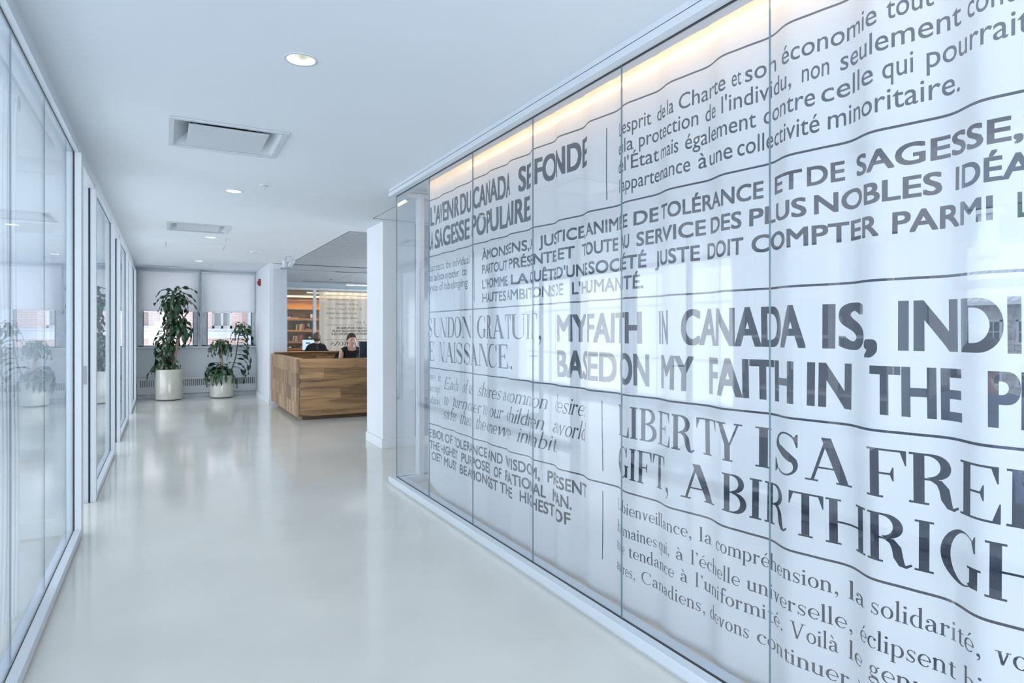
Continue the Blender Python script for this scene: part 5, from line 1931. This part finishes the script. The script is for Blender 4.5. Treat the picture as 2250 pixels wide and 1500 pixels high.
def seated(dz=0.0, **over):
    J = dict(pelvis=(0, 0, .62), waist=(0, .01, .80), chest=(0, .0, 1.00), neckbase=(0, .0, 1.115), neck=(0, -.012, 1.175), skull=(0, -.018, 1.225),
             shl=(.155, .0, 1.085), shr=(-.155, .0, 1.085), ell=(.225, -.05, .83), elr=(-.225, -.05, .83), wrl=(.17, -.28, .78), wrr=(-.17, -.28, .78),
             hdl=(.14, -.36, .775), hdr=(-.14, -.36, .775), hil=(.095, -.03, .60), hir=(-.095, -.03, .60), knl=(.12, -.43, .60), knr=(-.12, -.43, .60),
             anl=(.12, -.36, .16), anr=(-.12, -.36, .16), tol=(.13, -.50, .11), tor=(-.13, -.50, .11))
    J.update(over)
    # keep the feet where they are, lift the rest
    return {k: (v[0], v[1], v[2] + (dz if k[:2] not in ('an', 'to') else 0)) for k, v in J.items()}


# front receptionist faces the corridor, turned slightly to the right
task_chair(2.90, 11.24, .10, 'black chair of the dark-haired receptionist behind the desk front', .50)
person('dark-haired person in a black sleeveless top facing us behind the reception desk', (2.90, 11.22, 0), .12,
       seated(-.010, wrl=(.15, -.22, .80), wrr=(-.15, -.22, .80), hdl=(.12, -.30, .79), hdr=(-.12, -.30, .79)), -.05, .16, 'skin', 'hair_brown', 'pony', 'black_cloth', 0.0)
task_chair(3.02, 14.62, PI - .15, 'black chair back of the receptionist seen from behind', .56)
person('person with light brown tied-back hair seen from behind, facing a lit monitor', (3.02, 14.66, 0), PI - .10,
       seated(-.012, wrl=(.24, -.30, .93), ell=(.27, -.05, .86)), .15, .0, 'skin', 'hair_light', 'bun', 'black_cloth', .5)
# ================================================================== OFFICE BEHIND THE PRINTED CURTAIN
w3 = empty('window_3', kind='structure')
fr = MB()
for (a, b_) in ((-1.0, -.94), (2.07, 2.14), (.52, .62)): fr.box(4.30, 4.38, a, b_, .86, 2.5)
fr.box(4.28, 4.38, -1.0, 2.14, .86, .92).box(4.30, 4.38, -1.0, 2.14, 1.68, 1.73).box(4.30, 4.38, -1.0, 2.14, 2.44, 2.5)
fr.build('window_frame', 'white_metal', w3, bevel=.003)
bx('window_sill', 'white_paint', w3, 4.18, 4.30, -1.0, 2.14, .84, .875, bevel=.004)
bx('glass_pane', 'window_glass', w3, 4.335, 4.341, -.95, 2.08, .9, 2.46)

cab = empty('display_cabinet', (4.07, 2.85, 0), label='grey glass-fronted display cabinet on the far office wall, seen through the printed curtain', cat='cabinet')
MB().box(.20, .22, -.60, .58, .05, 2.03).box(-.15, .22, -.60, -.575, .05, 2.03).box(-.15, .22, .555, .58, .05, 2.03).box(-.15, .22, -.60, .58, 2.0, 2.03).box(-.15, .22, -.60, .58, .0, .10).build('carcass', 'cabinet_grey', cab, bevel=.002)
for z in (.62, .98, 1.37, 1.66):
    MB().box(-.12, .20, -.575, .555, z, z + .022).build('shelf', 'grey_laminate', cab)
for y in (-.2, .18): MB().box(-.12, .20, y, y + .02, .1, 2.0).build('divider', 'cabinet_grey', cab)
for k in range(3):
    y0 = -.595 + k * .392
    d = MB()
    for (a, b_, c, e) in ((y0, y0 + .035, .1, 2.0), (y0 + .355, y0 + .39, .1, 2.0), (y0, y0 + .39, .1, .14), (y0, y0 + .39, 1.96, 2.0)): d.box(-.17, -.15, a, b_, c, e)
    dd = d.build('door', 'grey_laminate', cab)
    MB().box(-.19, -.17, y0 + .34, y0 + .35, .95, 1.1).build('handle', 'chrome', dd)
ck = empty('trophy_clock', (3.98, 2.66, 1.392), label='small gold clock trophy on a cabinet shelf, seen through the letter S', cat='trophy')
MB().box(-.03, .03, -.045, .045, 0, .05).build('plinth', 'gold', ck, bevel=.003)
MB().tube([(-.012, 0, .10), (.012, 0, .10)], .045, 24).build('clock_case', 'gold', ck)
MB().tube([(-.015, 0, .10), (-.0125, 0, .10)], .036, 24).build('dial', 'paper', ck)
MB().tube([(-.017, 0, .10), (-.017, 0, .125)], .002, 6).tube([(-.017, 0, .10), (-.017, -.018, .105)], .002, 6).build('clock_hands', 'black_plastic', ck)
xb = 2.62
ob = rnd
for k, (y, w, h, cc) in enumerate(((2.40, .03, .26, 'dark_blue_plastic'), (2.435, .032, .24, 'grey_paint'), (2.475, .03, .25, 'dark_blue_plastic'), (2.95, .035, .24, 'cabinet_grey'), (2.99, .03, .26, 'dark_blue_plastic'))):
    bk_ = empty('binder', (4.05, y, 1.392 if k < 3 else 1.002), label=('dark blue binder at the near end of the upper cabinet shelf', 'grey binder between two blue ones on the cabinet shelf', 'dark blue binder beside the grey one on the cabinet shelf', 'dark grey binder on the lower cabinet shelf', 'dark blue binder on the lower cabinet shelf')[k], cat='binder', group='binders in the display cabinet')
    MB().box(-.11, .11, -w / 2, w / 2, 0, h).build('cover', cc, bk_, bevel=.002)
    MB().box(-.112, -.110, -w / 2 + .006, w / 2 - .006, h * .55, h * .8).build('spine_label', 'paper', bk_)

dk = empty('office_desk', (3.52, 1.55, 0), label='long pale desk with papers behind the printed curtain, in front of the seated man', cat='desk')
MB().box(-.06, .74, -1.7, .62, .72, .75).box(-.05, .34, .62, 1.75, .72, .75).build('desk_top', 'grey_laminate', dk, bevel=.004)
MB().box(-.04, .33, 1.70, 1.73, 0, .72).build('side_panel', 'cabinet_grey', dk)
MB().box(-.05, .72, -1.66, -1.63, 0, .72).build('side_panel', 'cabinet_grey', dk)
MB().box(.70, .73, -1.6, .6, .25, .72).build('modesty_panel', 'cabinet_grey', dk)
for k, (x, y, r) in enumerate(((3.62, 1.95, .2), (3.66, 3.0, -.3), (3.68, 2.3, .5), (3.60, 1.6, .1))):
    pp_ = empty('paper_stack', (x, y, .75), r, label=('small pile of papers on the desk beside the seated man', 'pile of papers at the far end of the office desk', 'pile of papers near the display cabinet', 'pile of papers at the middle of the office desk')[k], cat='papers', group='paper piles on the office desk')
    for j in range(3):
        MB().box(-.105 + .01 * j, .105 + .006 * j, -.148, .148, .006 * j, .006 * j + .005).build('sheet', 'paper', pp_, rot=(0, 0, .08 * j))
bx_ = empty('desk_box', (3.62, 2.65, .75), .3, label='dark low document tray on the office desk behind the curtain', cat='tray')
MB().box(-.13, .13, -.17, .17, 0, .01).box(-.13, -.125, -.17, .17, .01, .06).box(.125, .13, -.17, .17, .01, .06).box(-.125, .125, .165, .17, .01, .06).build('tray_shell', 'black_plastic', bx_)
monitor('dark monitor in front of the seated person on the office desk behind the printed curtain', 3.95, 1.35, 1.0, .5, .32, PI / 2 + .2, False, .75)
c1 = task_chair(2.55, 3.3, 1.2, 'empty dark office chair behind the letters of CANADA', .50)
# filing box and floor box near the glass corner
fb = empty('floor_box', (2.36, 5.45, 0), label='low grey metal box on the floor inside the glass corner', cat='box')
MB().box(-.14, .5, -.10, .10, 0, .13).build('box_body', 'aluminium', fb, bevel=.004)
MB().box(-.155, -.14, -.02, .0, .0, .15).box(-.155, -.10, -.02, .0, .14, .15).build('bracket', 'white_metal', fb)

# man on the telephone
J = seated(-.008, pelvis=(0, .05, .62), ell=(.25, -.18, .86), wrl=(.14, -.12, 1.10), hdl=(.10, -.09, 1.19), elr=(-.24, -.20, .84), wrr=(-.12, -.42, .80), hdr=(-.09, -.50, .795), skull=(0, -.03, 1.245))
man = person('person with short dark hair, spectacles and blue shirt on the telephone behind the curtain', (3.20, 1.46, 0), PI / 2 + .30, J, 0.05, .05, 'skin_dark', 'hair_grey', 'short', 'shirt_blue', 1.75, glasses=True)
c2 = task_chair(2.86, 1.42, PI / 2 + .30, 'office chair of the man on the telephone', .50)
hs = empty('telephone_handset', (0, 0, 0), label="telephone handset with a coiled cord at the man's ear", cat='telephone')
Mm = Matrix.Translation((3.20, 1.46, 0)) @ Matrix.Rotation(PI / 2 + .30, 4, 'Z')
b = MB()
P = [(.085, -.01, 1.28), (.105, -.03, 1.25), (.108, -.07, 1.20), (.085, -.115, 1.165)]
b.tube([Mm @ Vector(p) for p in P], [.024, .014, .014, .022], 10)
b.build('handset', 'black_plastic', hs, smooth=True)
b = MB()
P0, P1_ = Mm @ Vector((.085, -.115, 1.15)), Vector((3.75, .95, .82))
pts = []
for i in range(161):
    u = i / 160
    c = P0.lerp(P1_, u)
    c.z -= .10 * math.sin(PI * u)
    pts.append((c.x + .012 * math.cos(u * 150), c.y, c.z + .012 * math.sin(u * 150)))
b.tube(pts, .0028, 5)
b.build('coiled_cord', 'black_plastic', hs, smooth=True)
ph = empty('desk_telephone', (3.8, .93, .75), -.3, label='desk telephone base at the right edge of the picture', cat='telephone')
MB().add([(-.10, -.09, 0), (.10, -.09, 0), (.10, .09, 0), (-.10, .09, 0), (-.10, -.09, .025), (.10, -.09, .025), (.10, .09, .07), (-.10, .09, .07)], [(0, 3, 2, 1), (4, 5, 6, 7), (0, 1, 5, 4), (1, 2, 6, 5), (2, 3, 7, 6), (3, 0, 4, 7)]).build('base_body', 'black_plastic', ph, bevel=.005)

# ================================================================== OUTSIDE
# brick building across from the end windows
bb = empty('brick_building', (0, 22.6, 0), label='pink brick building with stone sills outside the end windows', cat='building')
b = MB()
ops = [(-1.35, -.05), (1.35, 1.95), (2.62, 3.9)]
BX0, BX1, BZ0, BZ1 = -9, 12, -6, 9
wz0, wz1 = 1.50, 3.4
xs = BX0
for (a, c) in ops:
    b.box(xs, a, 0, .4, wz0, wz1)
    xs = c
b.box(xs, BX1, 0, .4, wz0, wz1).box(BX0, BX1, 0, .4, wz1, BZ1).box(BX0, BX1, 0, .4, BZ0, 1.18)
b.build('brick_wall', 'brick_wall', bb)
MB().box(BX0, BX1, -.10, .4, 1.18, 1.41).box(BX0, BX1, -.05, .4, 1.41, 1.50).build('stone_band', 'stone_sill', bb, bevel=.01)
for (a, c) in ops:
    f = MB()
    f.box(a, a + .07, .12, .2, wz0, wz1).box(c - .07, c, .12, .2, wz0, wz1).box(a, c, .12, .2, wz0, wz0 + .09).box(a, c, .12, .2, 2.02, 2.08).box(a + (c - a) * .5 - .03, a + (c - a) * .5 + .03, .12, .2, wz0, wz1)
    ff = f.build('window', 'stone_sill', bb)
    MB().box(a, c, .16, .165, wz0, wz1).build('pane', 'window_glass', ff)
    MB().box(a, c, .36, .38, wz0, wz1).build('curtain', 'curtain_far' if a > 0 else 'brick_wall', ff)  # brick colour on the left sheet paints the brick reflected in that window

# stone station building, roofs and wooded hill seen from the office window
XO = 70
sb = empty('stone_building', (XO, 22, -9), label='grey stone building with a pale metal roof outside the office window', cat='building')
b = MB().box(0, 14, -60, 60, 0, 13.2)
b.build('stone_wall', 'stone_block', sb)
# tiny stones as courses joined in one part
b = MB()
rr = random.Random(3)
for j in range(14):
    y = -14 + rr.uniform(0, .6)
    while y < 24:
        L = rr.uniform(1.0, 2.0)
        b.box(-.05 - rr.uniform(0, .04), 0, y + .03, y + L - .03, 5.2 + j * .56, 5.2 + j * .56 + .52)
        y += L
tag(b.build('stone_courses', 'stone_block', sb), kind='stuff')
k = 0
for yy in np.arange(-12, 24, 2.6):
    y = float(yy)
    for z in (9.4, 5.4):
        w = MB().box(-.16, -.06, y - .75, y - .52, z - .1, z + 2.1).box(-.16, -.06, y + .52, y + .75, z - .1, z + 2.1).box(-.2, -.06, y - .8, y + .8, z - .28, z - .05).box(-.16, -.06, y - .75, y + .75, z + 1.9, z + 2.15).box(-.14, -.06, y - .04, y + .04, z, z + 1.9).box(-.14, -.06, y - .52, y + .52, z + .9, z + .98)
        ww = w.build('window', 'stone_sill', sb)
        MB().box(-.11, -.10, y - .52, y + .52, z, z + 1.9).build('pane', 'dark_gap', ww)
r_ = MB()
r_.add([(-1.0, -60, 13.2), (-1.0, 60, 13.2), (7, 60, 17.0), (7, -60, 17.0), (15, -60, 13.2), (15, 60, 13.2)], [(0, 1, 2, 3), (3, 2, 5, 4)]).box(-1.1, -.9, -60, 60, 12.9, 13.25)
rf = r_.build('roof', 'metal_roof', sb)
s_ = MB()
for i in range(60):
    y = -20 + i * .8
    s_.add([(-1.0, y, 13.22), (-1.0, y + .07, 13.22), (7, y + .07, 17.02), (7, y, 17.02), (-1.0, y, 13.34), (-1.0, y + .07, 13.34), (7, y + .07, 17.14), (7, y, 17.14)], [(4, 5, 6, 7), (0, 4, 7, 3), (1, 2, 6, 5)])
tag(s_.build('roof_seams', 'metal_roof', sb), kind='stuff')
up = empty('far_hall', (100, 34, -9), label='long pale roofed hall behind the stone building outside', cat='building')
MB().box(0, 14, -70, 60, 0, 19).build('wall', 'stone_sill', up)
MB().add([(-1.5, -70, 18.6), (-1.5, 60, 18.6), (7, 60, 23.0), (7, -70, 23.0), (15, -70, 18.6), (15, 60, 18.6)], [(0, 1, 2, 3), (3, 2, 5, 4)]).build('roof', 'metal_roof', up)
cu_ = MB()
cu_.cyl((3, 12), 1.6, 1.6, 21, 23.4, 12).cyl((3, 12), 1.2, 1.2, 23.4, 27, 12).lathe((3, 12, 27), [(1.8, 0), (1.3, .8), (.5, 1.6), (.25, 2.2), (0, 3.8)], 12)
cu_.build('cupola', 'metal_roof', up)
MB().box(1, 6, -3.5, 2.0, 21, 26).box(.8, 6.2, -3.8, 2.3, 26, 26.6).build('chimney', 'stone_sill', up)
# hill of trees
b = MB()
rr = random.Random(8)
nx, ny = 50, 110
for i in range(nx + 1):
    for j in range(ny + 1):
        u, v = i / nx, j / ny
        x = 170 + 160 * u
        y = -150 + 400 * v
        z = -12 + 120 * (u ** .8) * (1 - .35 * abs(v - .45)) + 3.2 * math.sin(x * .9 + math.sin(y * .7) * 2) * math.cos(y * .8 + x * .15) + rr.uniform(-1.6, 1.6)
        b.v.append((x, y, z))
for i in range(nx):
    for j in range(ny):
        a = i * (ny + 1) + j
        b.f.append((a, a + 1, a + ny + 2, a + ny + 1)); b.m.append(0)
tag(b.build('wooded_hill', 'forest', smooth=True), 'hazy wooded hillside far outside the office window', 'hill', kind='stuff')
tr = empty('street_tree', (55, 31, -9), label='small green tree in front of the stone building outside', cat='tree')
b = MB().tube([(0, 0, 0), (.2, .1, 3), (0, .2, 5.5)], [.22, .16, .08], 8)
b.build('trunk', 'cane', tr)
b = MB()
for i in range(900):
    a, e_, r = rr.uniform(0, 2 * PI), rr.uniform(-1, 1), rr.uniform(.4, 1) ** .5
    c = Vector((r * 2.2 * math.cos(a) * math.sqrt(1 - e_ * e_), r * 2.4 * math.sin(a) * math.sqrt(1 - e_ * e_), 6 + r * 2.3 * e_))
    d1 = Vector((rr.uniform(-1, 1), rr.uniform(-1, 1), rr.uniform(-1, 1))).normalized() * .22
    d2 = Vector((rr.uniform(-1, 1), rr.uniform(-1, 1), rr.uniform(-1, 1))).normalized() * .22
    b.add([c - d1, c + d2, c + d1, c - d2], [(0, 1, 2, 3)])
tag(b.build('foliage', 'tree_green', tr), kind='stuff')
tag(MB().box(8.5, 400, -200, 260, -9.2, -9).build('ground', 'street'), kind='structure')
